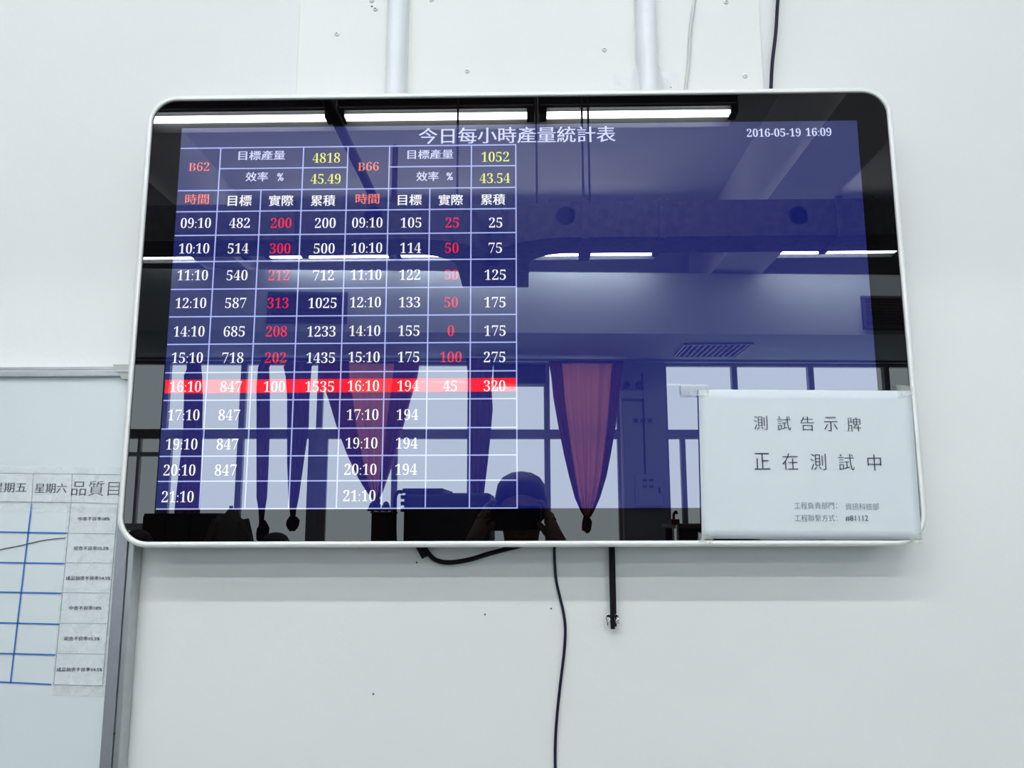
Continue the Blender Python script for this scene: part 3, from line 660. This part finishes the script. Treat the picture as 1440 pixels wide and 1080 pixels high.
# bulkhead grilles
def bulk_grille(px0, px1, py0, py1, lab):
    u0, z1_ = loc(px0, py0, DB); u1, z0_ = loc(px1, py1, DB)
    e = empty('wall_grille', ((u0+u1)/2, 0, z0_), Mx=B, label=lab, cat='grille', group='dark grilles on the bulkhead mirrored in the screen')
    boxes('grille_frame', M['machine'], [((u0, u0+.03), (.001, .03), (z0_, z1_)), ((u1-.03, u1), (.001, .03), (z0_, z1_)), ((u0+.03, u1-.03), (.001, .03), (z0_, z0_+.03)), ((u0+.03, u1-.03), (.001, .03), (z1_-.03, z1_))], e, B)
    n_ = 9
    for k in range(n_):
        z = z0_+.03+(z1_-z0_-.06)*(k+.5)/n_
        bx('grille_slat', M['ductdark'], (u0+.03, u1-.03), (.002, .02), (z-.013, z+.013), e, B)
bulk_grille(378, 488, 411, 455, 'dark rectangular grille on the bulkhead mirrored behind the left table')
bulk_grille(1210, 1320, 417, 464, 'dark rectangular grille on the bulkhead mirrored at the screen right edge')
# soffit air grille
def soff(px, py):
    r = ray(px, py); t = (bb-EYE)/r.z; v = CAMP+r*t
    return Vector((v.x, -v.y, bb))
q = [soff(965, 482), soff(1062, 482), soff(1038, 500), soff(941, 500)]
cxg = sum((p.x for p in q), 0)/4; cyg = sum((p.y for p in q), 0)/4
e = empty('ceiling_air_grille', (cxg, cyg, bb), label='square ribbed air grille in the soffit mirrored above the right windows', cat='grille')
lw = abs(q[1].x-q[0].x)/2; ld = abs(q[3].y-q[0].y)/2
x0_, x1_, y0_, y1_ = cxg-lw, cxg+lw, cyg-ld, cyg+ld
boxes('grille_frame', M['meter'], [((x0_, x0_+.02), (y0_, y1_), (bb-.02, bb)), ((x1_-.02, x1_), (y0_, y1_), (bb-.02, bb)), ((x0_+.02, x1_-.02), (y0_, y0_+.02), (bb-.02, bb)), ((x0_+.02, x1_-.02), (y1_-.02, y1_), (bb-.02, bb))], e)
for k in range(11):
    x = x0_+.02+(x1_-x0_-.04)*(k+.5)/11
    bx('grille_slat', M['grille'], (x-.008, x+.008), (y0_+.02, y1_-.02), (bb-.018, bb-.006), e)
bx('grille_backing', M['ductdark'], (x0_+.02, x1_-.02), (y0_+.02, y1_-.02), (bb-.005, bb-.0005), e)

# ------------------------------------------------------------ curtains at the windows
DC = DWALL-.16
C_ = WM(DC)
def drape(name, rows, m, parent, pleats=5, amp=.03, yoff=0.0, ph=0.0):
    V, F = [], []; nu = pleats*8; rr = []
    for i in range(len(rows)-1):
        y0, l0, r0 = rows[i]; y1, l1, r1 = rows[i+1]; n_ = 5
        for k in range(n_):
            t = k/n_; rr.append((y0+(y1-y0)*t, l0+(l1-l0)*t, r0+(r1-r0)*t))
    rr.append(rows[-1])
    wmax = max(b-a for _, a, b in rr)
    for s in (0, 1):
        for (py, l, r) in rr:
            xl_, z = loc(l, py, DC); xr_, _ = loc(r, py, DC); tight = (r-l)/wmax
            for i in range(nu+1):
                u = i/nu
                d = amp*(.35+.65*(1-tight))*math.sin(2*math.pi*pleats*u+ph)+amp*.4*math.sin(2*math.pi*pleats*.37*u+1)
                V.append((xl_+(xr_-xl_)*u, yoff+d+(0.004 if s else 0), z))
    R_ = len(rr); N = R_*(nu+1)
    for j in range(R_-1):
        for i in range(nu):
            k = j*(nu+1)+i; F.append((k, k+1, k+nu+2, k+nu+1))
    me = bpy.data.meshes.new('m'); me.from_pydata(V[:N], [], F)
    for p in me.polygons: p.use_smooth = True
    return link(name, me, m, parent, C_)
def knot(px0, px1, py0, py1, m, parent):
    xa, z1_ = loc(px0, py0, DC); xb, z0_ = loc(px1, py1, DC); cx = (xa+xb)/2; r = (xb-xa)/2; h = z1_-z0_
    prof = [(r*.25, h), (r*.55, h*.9), (r*.9, h*.65), (r, h*.42), (r*.8, h*.18), (r*.35, 0)]
    o = lathe('tied_knot', prof, m, (cx, .0, z0_), parent, C_, seg=16)
    for v in o.data.vertices: v.co *= 1+.13*math.sin(13*v.co.x/r+7*v.co.z/r)
    return o
def curtain(rows, m, lab, kn=None, pleats=5, folds=None, grp='curtains tied up at the windows, mirrored in the screen'):
    u, z = loc((rows[0][1]+rows[0][2])/2, rows[0][0], DC)
    e = empty('curtain', (u, 0, z), Mx=C_, label=lab, cat='curtain', group=grp)
    drape('curtain_cloth', rows, m, e, pleats)
    if folds:
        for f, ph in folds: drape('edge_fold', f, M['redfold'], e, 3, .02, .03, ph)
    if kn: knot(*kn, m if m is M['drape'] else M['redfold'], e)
    a, z_ = loc(rows[0][1], rows[0][0]-2, DC); b, _ = loc(rows[0][2], rows[0][0]-2, DC)
    tube('curtain_rod', [(a, 0, z_), (b, 0, z_)], .012, M['rod'], e, C_, sm=False, seg=8)
curtain([(506, 263, 282), (520, 263, 283), (528, 259, 284), (560, 259, 285), (610, 258, 284), (660, 252, 283), (715, 246, 281), (790, 240, 280)], M['drape'], 'narrow dark curtain mirrored behind the first time column of the table', None, 4)
curtain([(506, 368, 384), (517, 363, 379), (545, 361, 380), (600, 361, 380), (660, 361, 378), (700, 361, 376), (718, 364, 373), (735, 365, 371)], M['drape'], 'narrow plum curtain tied low, mirrored behind the first red number column', (361, 378, 733, 763), 3)
curtain([(508, 404, 441), (516, 399, 438), (530, 402, 437), (560, 404, 435), (600, 404, 434), (650, 404, 427), (700, 406, 420), (718, 408, 416), (728, 409, 415)], M['drape'], 'plum curtain tied above the sill, mirrored behind the first total column', (402, 421, 725, 746), 4)
SW1 = [(511, 450, 590), (530, 451, 587), (560, 462, 578), (600, 474, 567), (640, 489, 557), (670, 503, 546), (690, 515, 539), (702, 524, 533)]
curtain(SW1, M['red'], 'red swag curtain gathered to a point, mirrored behind the second time column', (522, 535, 698, 714), 7,
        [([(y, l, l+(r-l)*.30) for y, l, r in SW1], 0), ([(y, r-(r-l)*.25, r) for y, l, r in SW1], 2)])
curtain([(507, 656, 694), (540, 659, 691), (575, 659, 693), (610, 660, 690), (650, 661, 686), (700, 663, 680), (730, 664, 678), (790, 664, 676)], M['drape'], 'narrow dark curtain mirrored behind the last table column', None, 4)
SW2 = [(511, 772, 876), (530, 775, 873), (560, 778, 870), (600, 785, 865), (640, 793, 858), (670, 800, 852), (700, 808, 843), (716, 815, 836), (727, 821, 830)]
curtain(SW2, M['red'], 'large red swag curtain tied to a knot, mirrored right of the table', (817, 833, 726, 749), 7,
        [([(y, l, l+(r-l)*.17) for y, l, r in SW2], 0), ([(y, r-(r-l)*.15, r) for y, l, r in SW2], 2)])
# wall air conditioner hung under the window head beside the swag
a, z1_ = loc(694, 515, DC); b, z0_ = loc(766, 543, DC)
e = empty('air_conditioner', ((a+b)/2, 0, z0_), Mx=C_, label='dark wall air conditioner under the window head, mirrored just left of the red swag', cat='air conditioner')
bx('case', M['machine'], (a, b), (-.06, .16), (z0_, z1_), e, C_, bev=.015)
bx('louvre', M['ductdark'], (a+.04, b-.04), (.16, .168), (z0_+.02, z0_+.05), e, C_)
# ------------------------------------------------------------ fittings on the far wall pier
def wl(px, py): return loc(px, py)
a, z1_ = wl(873, 550); b, z0_ = wl(903, 562)
e = empty('emergency_light', ((a+b)/2, 0, z0_), Mx=W, label='twin-head emergency light high on the pier between the windows, mirrored in the screen', cat='light')
bx('battery_box', M['meter'], (a, b), (.001, .08), (z0_, z1_), e, W, bev=.008)
for px in (879, 897):
    u, z = wl(px, 542.5); lathe('lamp_head', [(.03, -.02), (.042, -.05), (.042, -.085), (.03, -.09)], M['machine'], (u, 0, z), e, W, seg=16, axis='y')
a, z1_ = wl(889, 587); b, z0_ = wl(919, 598)
e = empty('wall_sign', ((a+b)/2, 0, z0_), Mx=W, label='small sign plate with dark print on the pier, mirrored below the emergency light', cat='sign')
bx('sign_plate', M['meter'], (a, b), (.001, .006), (z0_, z1_), e, W)
for k in range(3):
    x = a+(b-a)*(k+.5)/3; bx('printed_block', M['sign'], (x-.025, x+.025), (.0062, .008), (z0_+.03, z1_-.012), e, W)
a, z1_ = wl(892, 668); b, z0_ = wl(930, 712)
e = empty('electrical_cabinet', ((a+b)/2, 0, z0_), Mx=W, label='shallow electrical cabinet on the pier between the windows, mirrored in the screen', cat='cabinet')
bx('case', M['farwall'], (a, b), (.001, .10), (z0_, z1_), e, W, bev=.006)
bx('door', M['meter'], (a+.015, b-.015), (.10, .108), (z0_+.015, z1_-.015), e, W)
for k in range(2):
    for j in range(2):
        u, z = wl(904+k*9, 676+j*9); bx('printed_block', M['sign'], (u-.025, u+.025), (.1082, .110), (z-.015, z+.015), e, W)
bx('latch', M['machine'], (b-.05, b-.03), (.108, .118), ((z0_+z1_)/2-.03, (z0_+z1_)/2+.03), e, W)
u, _ = wl(905, 600); z1_ = wl(905, 525)[1]; z0_ = wl(905, 667)[1]
tag(tube('wall_conduit', [(u, .012, z0_), (u, .012, z1_)], .010, M['machine'], Mx=W, sm=False, seg=8), 'thin dark conduit rising from the electrical cabinet on the pier', 'conduit')
u, _ = wl(872.5, 600); z1_ = wl(872, 545)[1]
tag(tube('drain_pipe', [(u+.01, .03, .02), (u+.01, .03, z1_)], .016, M['whitewire'], Mx=W, sm=False, seg=10), 'thin pale drain pipe standing beside the red swag on the pier edge', 'pipe')

# ------------------------------------------------------------ things on the shop floor
def stand(px0, px1, py0, D, dep, z0_=0.0):
    a = mir(px0, py0, D); b = mir(px1, py0, D); y = -(CAMP.y+D)
    return a.x, b.x, y-dep, y, a.z
a, b, y0_, y1_, zt = stand(568, 690, 689, 5.2, .7)
e = empty('industrial_machine', ((a+b)/2, (y0_+y1_)/2, 0), label='big dark boxy machine mirrored below the second time columns', cat='machine')
bx('machine_body', M['machine'], (a, b), (y0_, y1_), (.12, zt-.02), e, bev=.02)
bx('top_cover', M['machine'], (a-.01, a+(b-a)*.45), (y0_, y1_), (zt-.02, zt+.01), e, bev=.005)
for sx in (0, 1):
    for sy in (0, 1):
        lathe('foot', [(.03, 0), (.03, .03), (.02, .12)], M['machine'], (a+.08+(b-a-.16)*sx, y0_+.08+(y1_-y0_-.16)*sy, 0), e, seg=10)
tube('hose', [mir(px, py, 5.15) for px, py in ((566, 692), (560, 692), (556, 698), (555, 712), (555, 740), (556, 780), (556, 840))], .012, M['black'], e, seg=8)
for k in range(3):
    c = mir(566, 699+k*9, 5.15); bx('side_knob', M['black'], (c.x-.012, c.x+.02), (c.y-.03, c.y+.0), (c.z-.012, c.z+.012), e)
bx('slot', M['ductdark'], (a+(b-a)*.42, a+(b-a)*.66), (y1_, y1_+.004), (zt-.20, zt-.185), e)
a, b, y0_, y1_, zt = stand(522, 546, 722, 5.3, .35)
e = empty('wooden_crate', ((a+b)/2, (y0_+y1_)/2, 0), label='tall brown box with thread cones on it, mirrored left of the big dark machine', cat='box')
for k in range(8):
    z0k = .02+(zt-.04)*k/8; bx('side_board', M['crate'], (a+.004, b-.004), (y1_-.012, y1_), (z0k+.004, z0k+(zt-.04)/8-.004), e)
bx('box_body', M['crate'], (a, b), (y0_, y1_-.012), (0, zt), e)
bx('top_panel', M['table'], (a-.005, b+.005), (y0_, y1_), (zt, zt+.012), e)
def cone(px, py0, D, r, lab, z0_):
    c = mir(px, py0, D); h = max(.05, c.z-z0_)
    e = empty('thread_cone', (c.x, c.y, z0_), label=lab, cat='thread cone', group='thread cones mirrored in the screen')
    lathe('yarn', [(r, .004), (r*.95, h*.2), (r*.45, h*.9), (r*.3, h*.93)], M['yarn'], (c.x, c.y, z0_), e, seg=14)
    lathe('core', [(r*.3, 0), (r*.26, h*.93), (r*.15, h)], M['crate'], (c.x, c.y, z0_), e, seg=10)
zc = zt+.012
cone(524, 706, 5.4, .035, 'thread cone on the left of the brown box top', zc); cone(534, 712, 5.45, .03, 'thread cone in the middle of the brown box top', zc); cone(543, 705, 5.4, .035, 'thread cone on the right of the brown box top', zc)
a, b, y0_, y1_, zt = stand(200, 303, 722, 5.6, .5)
e = empty('storage_cabinet', ((a+b)/2, (y0_+y1_)/2, 0), label='long dark cabinet mirrored at the screen lower left', cat='cabinet')
bx('carcass', M['machine'], (a, b), (y0_, y1_-.02), (.06, zt), e, bev=.008)
for k in range(3):
    bx('door', M['machine'], (a+(b-a)*k/3+.008, a+(b-a)*(k+1)/3-.008), (y1_-.02, y1_), (.08, zt-.22), e)
    bx('upper_panel', M['cabinet'], (a+(b-a)*k/3+.008, a+(b-a)*(k+1)/3-.008), (y1_-.02, y1_), (zt-.20, zt-.02), e)
bx('plinth', M['black'], (a+.02, b-.02), (y0_+.02, y1_-.04), (0, .06), e)
a, b, y0_, y1_, zt = stand(950, 1075, 737, 5.6, .6)
e = empty('workbench', ((a+b)/2, (y0_+y1_)/2, 0), label='tall grey worktable mirrored just left of the paper notice', cat='table')
bx('worktop', M['table'], (a, b), (y0_, y1_), (zt-.03, zt), e, bev=.004)
bx('panel_front', M['machine'], (a+.03, b-.03), (y1_-.06, y1_-.04), (zt-.40, zt-.03), e)
for sx in (0, 1):
    for sy in (0, 1): bx('leg', M['machine'], (a+.02+(b-a-.09)*sx, a+.07+(b-a-.09)*sx), (y0_+.03+(y1_-y0_-.13)*sy, y0_+.08+(y1_-y0_-.13)*sy), (0, zt-.03), e)
# red topped stand beside the bench
a, b, y0_, y1_, zt = stand(946, 953, 730, 5.0, .05)
e = empty('machine_stand', ((a+b)/2, (y0_+y1_)/2, 0), label='slim steel stand with a dark red head mirrored in front of the workbench', cat='stand')
bx('post', M['whitewire'], (a+.004, a+.012), (y0_, y1_-.03), (0, zt-.02), e); bx('post', M['steel'], (b-.004, b+.008), (y0_, y1_-.03), (0, zt-.02), e)
bx('head', M['redcap'], (a-.008, b+.012), (y0_-.01, y1_), (zt-.034, zt), e, bev=.003); bx('foot', M['machine'], (a-.1, b+.1), (y0_-.1, y1_+.1), (0, .02), e)
tube('spool_hook', [((a+b)/2, y0_, zt), ((a+b)/2+.002, y0_, zt+.03), ((a+b)/2+.015, y0_, zt+.045), ((a+b)/2+.022, y0_, zt+.03)], .008, M['black'], e, seg=8)
for px, lab in ((340, 'thread cone mirrored low at the screen bottom, left of a pair'), (349, 'thread cone mirrored low at the screen bottom, right of a pair')):
    cone(px, 755, 4.6, .016, lab, 1.3)
a, b, y0_, y1_, zt = stand(332, 358, 775, 4.65, .2)
e = empty('spool_shelf', ((a+b)/2, (y0_+y1_)/2, 0), label='small shelf stand carrying the pair of thread cones', cat='shelf')
bx('shelf_board', M['table'], (a, b), (-(CAMP.y+4.6)-.1, -(CAMP.y+4.6)+.1), (1.28, 1.3), e)
for s in (0, 1): bx('leg', M['machine'], (a+.005+(b-a-.03)*s, a+.025+(b-a-.03)*s), (-(CAMP.y+4.6)-.08, -(CAMP.y+4.6)-.06), (0, 1.28), e)
# hanging jacket
jt = mir(325, 716, 5.0)
e = empty('hanging_jacket', (jt.x, jt.y, jt.z), label='grey work jacket hanging on a stand mirrored at the screen bottom between two windows', cat='jacket')
V, F = [], []; profj = [(0, .018, .015), (.035, .04, .03), (.07, .085, .05), (.13, .10, .06), (.3, .105, .065), (.5, .115, .07), (.72, .13, .075)]
for k, (dz, rx, ry) in enumerate(profj):
    for i in range(24):
        an = 2*math.pi*i/24; f = 1+.06*math.sin(5*an+k)*min(1, k/3)
        V.append((jt.x+rx*f*math.cos(an), jt.y+ry*f*math.sin(an), jt.z-dz))
for k in range(len(profj)-1):
    for i in range(24): F.append((k*24+i, k*24+(i+1) % 24, (k+1)*24+(i+1) % 24, (k+1)*24+i))
F.append(tuple(range(24)))
link('jacket_body', me_from(V, F, True), M['coat_cloth'], e)
for s in (-1, 1): tube('sleeve', [(jt.x+s*.07, jt.y, jt.z-.07), (jt.x+s*.12, jt.y+.01, jt.z-.25), (jt.x+s*.13, jt.y+.02, jt.z-.55)], [.045, .035], M['coat_cloth'], e)
tube('hanger_stand', [(jt.x, jt.y, 0), (jt.x, jt.y, jt.z+.02)], .012, M['machine'], e, sm=False)
lathe('stand_base', [(.2, 0), (.2, .015), (.02, .03)], M['machine'], (jt.x, jt.y, 0), e)

# ------------------------------------------------------------ people
def skin_mesh(name, verts, edges, m, parent, sub=1, root=0, org=None):
    me = bpy.data.meshes.new('m'); me.from_pydata([v[0] for v in verts], edges, [])
    o = bpy.data.objects.new('tmp', me); COL.objects.link(o)
    md = o.modifiers.new('s', 'SKIN'); md.use_smooth_shade = True
    for i, v in enumerate(verts):
        r = v[1] if isinstance(v[1], tuple) else (v[1], v[1]); sv = me.skin_vertices[0].data[i]; sv.radius = r; sv.use_root = (i == root)
    s = o.modifiers.new('ss', 'SUBSURF'); s.levels = sub; s.render_levels = sub
    dg = bpy.context.evaluated_depsgraph_get(); m2 = bpy.data.meshes.new_from_object(o.evaluated_get(dg))
    bpy.data.objects.remove(o)
    for p in m2.polygons: p.use_smooth = True
    m2.materials.clear()
    return link(name, m2, m, parent)
def person(base, H, label, hands, elbows, shirt, hx=0.0, group=None):
    """base = ground point, facing +y; hands: list of (wrist, [finger chains]) for left (-x) and right"""
    bx_, by_ = base; s = H/1.66
    g = lambda x, y, z: (bx_+x*s, by_+y*s, z*s)
    e = empty('person', (bx_, by_, 0), label=label, cat='person', group=group)
    v = [(g(0, 0, .92), (.13*s, .10*s)), (g(0, 0, 1.06), (.125*s, .09*s)), (g(0, -.005, 1.24), (.14*s, .095*s)), (g(0, -.01, 1.345), (.10*s, .075*s)), (g(0, 0, 1.41), .052*s), (g(0, .01, 1.455), .055*s), (g(0, .022, 1.50), (.068*s, .078*s)), (g(0, .012, 1.565), (.076*s, .088*s)), (g(0, .005, 1.615), (.060*s, .070*s))]
    ed = [(0, 1), (1, 2), (2, 3), (3, 4), (4, 5), (5, 6), (6, 7), (7, 8)]
    sleeves = []
    for sd, (sx, wr, fingers), el in zip((-1, 1), hands, elbows):
        i0 = len(v)
        v += [(g(sd*.155, -.01, 1.325), .052*s), (tuple((Vector(g(sd*.175, -.01, 1.31))*.5+Vector(el)*.5)), .046*s), (el, .040*s), (tuple((Vector(el)+Vector(wr))/2), .036*s), (wr, (.022*s, .026*s))]
        ed += [(3, i0)]+[(i0+k, i0+k+1) for k in range(4)]
        pal = len(v); v.append((sx, (.024*s, .018*s))); ed.append((i0+4, pal))
        for ch in fingers:
            prev = pal
            for q, (p_, r_) in enumerate(ch):
                v.append((p_, r_)); ed.append((prev, len(v)-1)); prev = len(v)-1
        sleeves.append([v[i0], v[i0+1], v[i0+2], v[i0+3], v[i0+4]])
    for sd in (-1, 1):
        i0 = len(v)
        v += [(g(sd*.09, 0, .86), .085*s), (g(sd*.10, .01, .66), .075*s), (g(sd*.105, .015, .47), .055*s), (g(sd*.11, 0, .30), .055*s), (g(sd*.115, -.01, .09), .036*s), (g(sd*.12, .06, .04), .036*s), (g(sd*.13, .15, .03), .03*s)]
        ed += [(0, i0)]+[(i0+k, i0+k+1) for k in range(6)]
    skin_mesh('body', v, ed, M['skin'], e, 2)
    # clothes
    tv_ = [(g(0, 0, .80), (.175*s, .135*s)), (v[0][0], (.165*s, .130*s)), (v[1][0], (.150*s, .115*s)), (v[2][0], (.168*s, .118*s)), (v[3][0], (.128*s, .100*s)), (g(0, -.005, 1.395), .078*s)]
    te = [(0, 1), (1, 2), (2, 3), (3, 4), (4, 5)]
    for sl in sleeves:
        i0 = len(tv_); tv_ += [(sl[0][0], .064*s), (sl[1][0], .060*s), (sl[2][0], .054*s), (sl[3][0], .048*s), (tuple(Vector(sl[4][0])*.9+Vector(sl[3][0])*.1), .036*s)]; te += [(4, i0), (i0, i0+1), (i0+1, i0+2), (i0+2, i0+3), (i0+3, i0+4)]
    skin_mesh('shirt', tv_, te, shirt, e, 2)
    lv = [(g(0, 0, .98), (.135*s, .105*s)), (g(0, 0, .90), (.145*s, .115*s))]; le = [(0, 1)]
    for sd in (-1, 1):
        i0 = len(lv); lv += [(g(sd*.09, 0, .85), .112*s), (g(sd*.10, .01, .64), .09*s), (g(sd*.105, .015, .46), .072*s), (g(sd*.11, 0, .28), .068*s), (g(sd*.115, -.01, .10), .055*s)]
        le += [(1, i0)]+[(i0+k, i0+k+1) for k in range(4)]
    skin_mesh('trousers', lv, le, M['trousers'], e, 2)
    for sd in (-1, 1):
        skin_mesh('shoe', [(g(sd*.117, -.03, .045), .043*s), (g(sd*.12, .07, .042), .045*s), (g(sd*.13, .17, .036), .036*s)], [(0, 1), (1, 2)], M['shoe'], e, 2)
    # hair, face
    hv = [(g(0, -.035, 1.50), (.082*s, .065*s)), (g(0, -.025, 1.565), (.098*s, .098*s)), (g(0, .002, 1.612), (.088*s, .098*s)), (g(0, .035, 1.600), (.086*s, .078*s)), (g(0, .050, 1.570), (.080*s, .050*s))]
    skin_mesh('hair', hv, [(0, 1), (1, 2), (2, 3), (3, 4)], M['hair'], e, 2)
    for sd in (-1, 1):
        c = Vector(g(sd*.030, .0735, 1.535)); lathe('eye', [(.002*s, .0), (.012*s, .004*s), (.012*s, -.0), (.002*s, -.012*s)], M['eye'], c, e, seg=12, axis='y')
        lathe('iris', [(.0055*s, -.0002), (.004*s, -.002*s)], M['hair'], c+Vector((0, .0125*s, 0)), e, seg=10, axis='y')
        skin_mesh('ear', [(g(sd*.078, -.005, 1.555), .010*s), (g(sd*.084, -.008, 1.535), .012*s), (g(sd*.078, 0, 1.505), .008*s)], [(0, 1), (1, 2)], M['skin'], e, 1)
        tube('eyebrow', [g(sd*.015, .088, 1.556), g(sd*.030, .091, 1.560), g(sd*.046, .082, 1.556)], .003*s, M['hair'], e, seg=6)
    skin_mesh('nose', [(g(0, .090, 1.535), .008*s), (g(0, .104, 1.508), .012*s), (g(0, .096, 1.498), .013*s)], [(0, 1), (1, 2)], M['skin'], e, 1)
    tube('mouth', [g(-.022, .082, 1.472), g(0, .092, 1.470), g(.022, .082, 1.472)], .0045*s, M['lip'], e, seg=8)
    return e
def fing(pts, r0=.0092):
    return [(tuple(p), r0*(1-.12*i)) for i, p in enumerate(pts)]
# phone held up in front of the photographer's face; the view is taken from its lens
ph_c = CAMP-FWD*.0062
PHM = Matrix(((RGT.x, UPV.x, -FWD.x, ph_c.x), (RGT.y, UPV.y, -FWD.y, ph_c.y), (RGT.z, UPV.z, -FWD.z, ph_c.z), (0, 0, 0, 1)))
phone = empty('smartphone', (0, 0, 0), Mx=PHM, label='dark smartphone held sideways in both hands, mirrored in the screen', cat='phone')
def pbox(name, m, x, y, z, bev=0): return bx(name, m, x, y, z, phone, PHM, bev)
pbox('back_cover', M['phone'], (-.104, .038), (-.036, .036), (-.0065, .001), .003)
lathe('lens_ring', [(.0062, .001), (.0062, .0022), (.0050, .0024)], M['machine'], (0, 0, 0), phone, PHM, seg=20)
lathe('lens_glass', [(.0048, .0011), (.0042, .0026)], M['lens'], (0, 0, 0), phone, PHM, seg=16)
pbox('phone_screen', M['lens'], (-.100, .034), (-.032, .032), (-.0068, -.0064))
def PP(x, y, z): return tuple(PHM @ Vector((x, y, z)))
# left hand (-x): fingers behind and over the short end, thumb under
lh = (PP(-.128, -.030, -.030), PP(-.150, -.085, -.055), [
    fing([PP(-.122, .012, -.012), PP(-.116, .033, .000), PP(-.100, .0445, .000), PP(-.084, .0445, .000)], .0085),
    fing([PP(-.133, .000, -.006), PP(-.126, .014, .010), PP(-.108, .016, .014), PP(-.092, .013, .011)]),
    fing([PP(-.134, -.014, -.006), PP(-.127, -.006, .010), PP(-.109, -.005, .015), PP(-.094, -.008, .011)]),
    fing([PP(-.132, -.030, -.008), PP(-.124, -.026, .009), PP(-.108, -.026, .014), PP(-.096, -.028, .011)], .008),
    fing([PP(-.118, -.042, -.022), PP(-.102, -.030, -.018), PP(-.090, -.014, -.015)], .0105)])
rh = (PP(.066, -.034, -.030), PP(.092, -.088, -.055), [
    fing([PP(.058, .008, -.012), PP(.054, .030, -.004), PP(.042, .0445, -.004), PP(.026, .0455, -.005)], .0085),
    fing([PP(.070, -.002, -.006), PP(.066, .012, .006), PP(.054, .016, .009), PP(.046, .016, .006)]),
    fing([PP(.071, -.016, -.006), PP(.067, -.008, .007), PP(.055, -.006, .010), PP(.046, -.008, .006)]),
    fing([PP(.069, -.031, -.008), PP(.064, -.028, .007), PP(.053, -.028, .010), PP(.045, -.030, .006)], .008),
    fing([PP(.056, -.044, -.022), PP(.042, -.030, -.018), PP(.030, -.014, -.015)], .0105)])
headp = mir(733, 700, 2*-CAMP.y+.35)
person((headp.x, CAMP.y-.36), (mir(733, 684, 2*-CAMP.y+.35).z+.034), 'person in a black shirt photographing with raised phone, mirrored in the screen bottom', (lh, rh), ((headp.x-.27, CAMP.y-.26, 1.16), (headp.x+.24, CAMP.y-.24, 1.17)), M['shirt'])
def worker(px, py, D, lab, shirt, rot=0):
    t = mir(px, py, D); H = t.z; x, y = t.x, t.y; s = H/1.66
    def hand(sd):
        w_ = Vector((x+sd*.15*s, y+.30*s, .98*s)); pm = w_+Vector((-sd*.01, .06, -.005))
        fs = [fing([pm+Vector((sd*(-.024+.016*k), .035, -.004)), pm+Vector((sd*(-.026+.018*k), .060, -.010)), pm+Vector((sd*(-.026+.018*k), .078, -.024))], .0085) for k in range(4)]
        fs.append(fing([pm+Vector((-sd*.030, .0, -.006)), pm+Vector((-sd*.045, .022, -.012))], .010))
        return (tuple(pm), tuple(w_), fs)
    person((x, y), H, lab, (hand(-1), hand(1)), ((x-.22*s, y-.02, 1.06*s), (x+.22*s, y-.02, 1.06*s)), shirt)
worker(388, 752, 4.2, 'worker with dark hair whose head top is mirrored at the screen bottom below the table', M['shirt'])
worker(194, 748, 4.3, 'worker in maroon whose head top is mirrored at the screen lower left corner', M['workwear'])
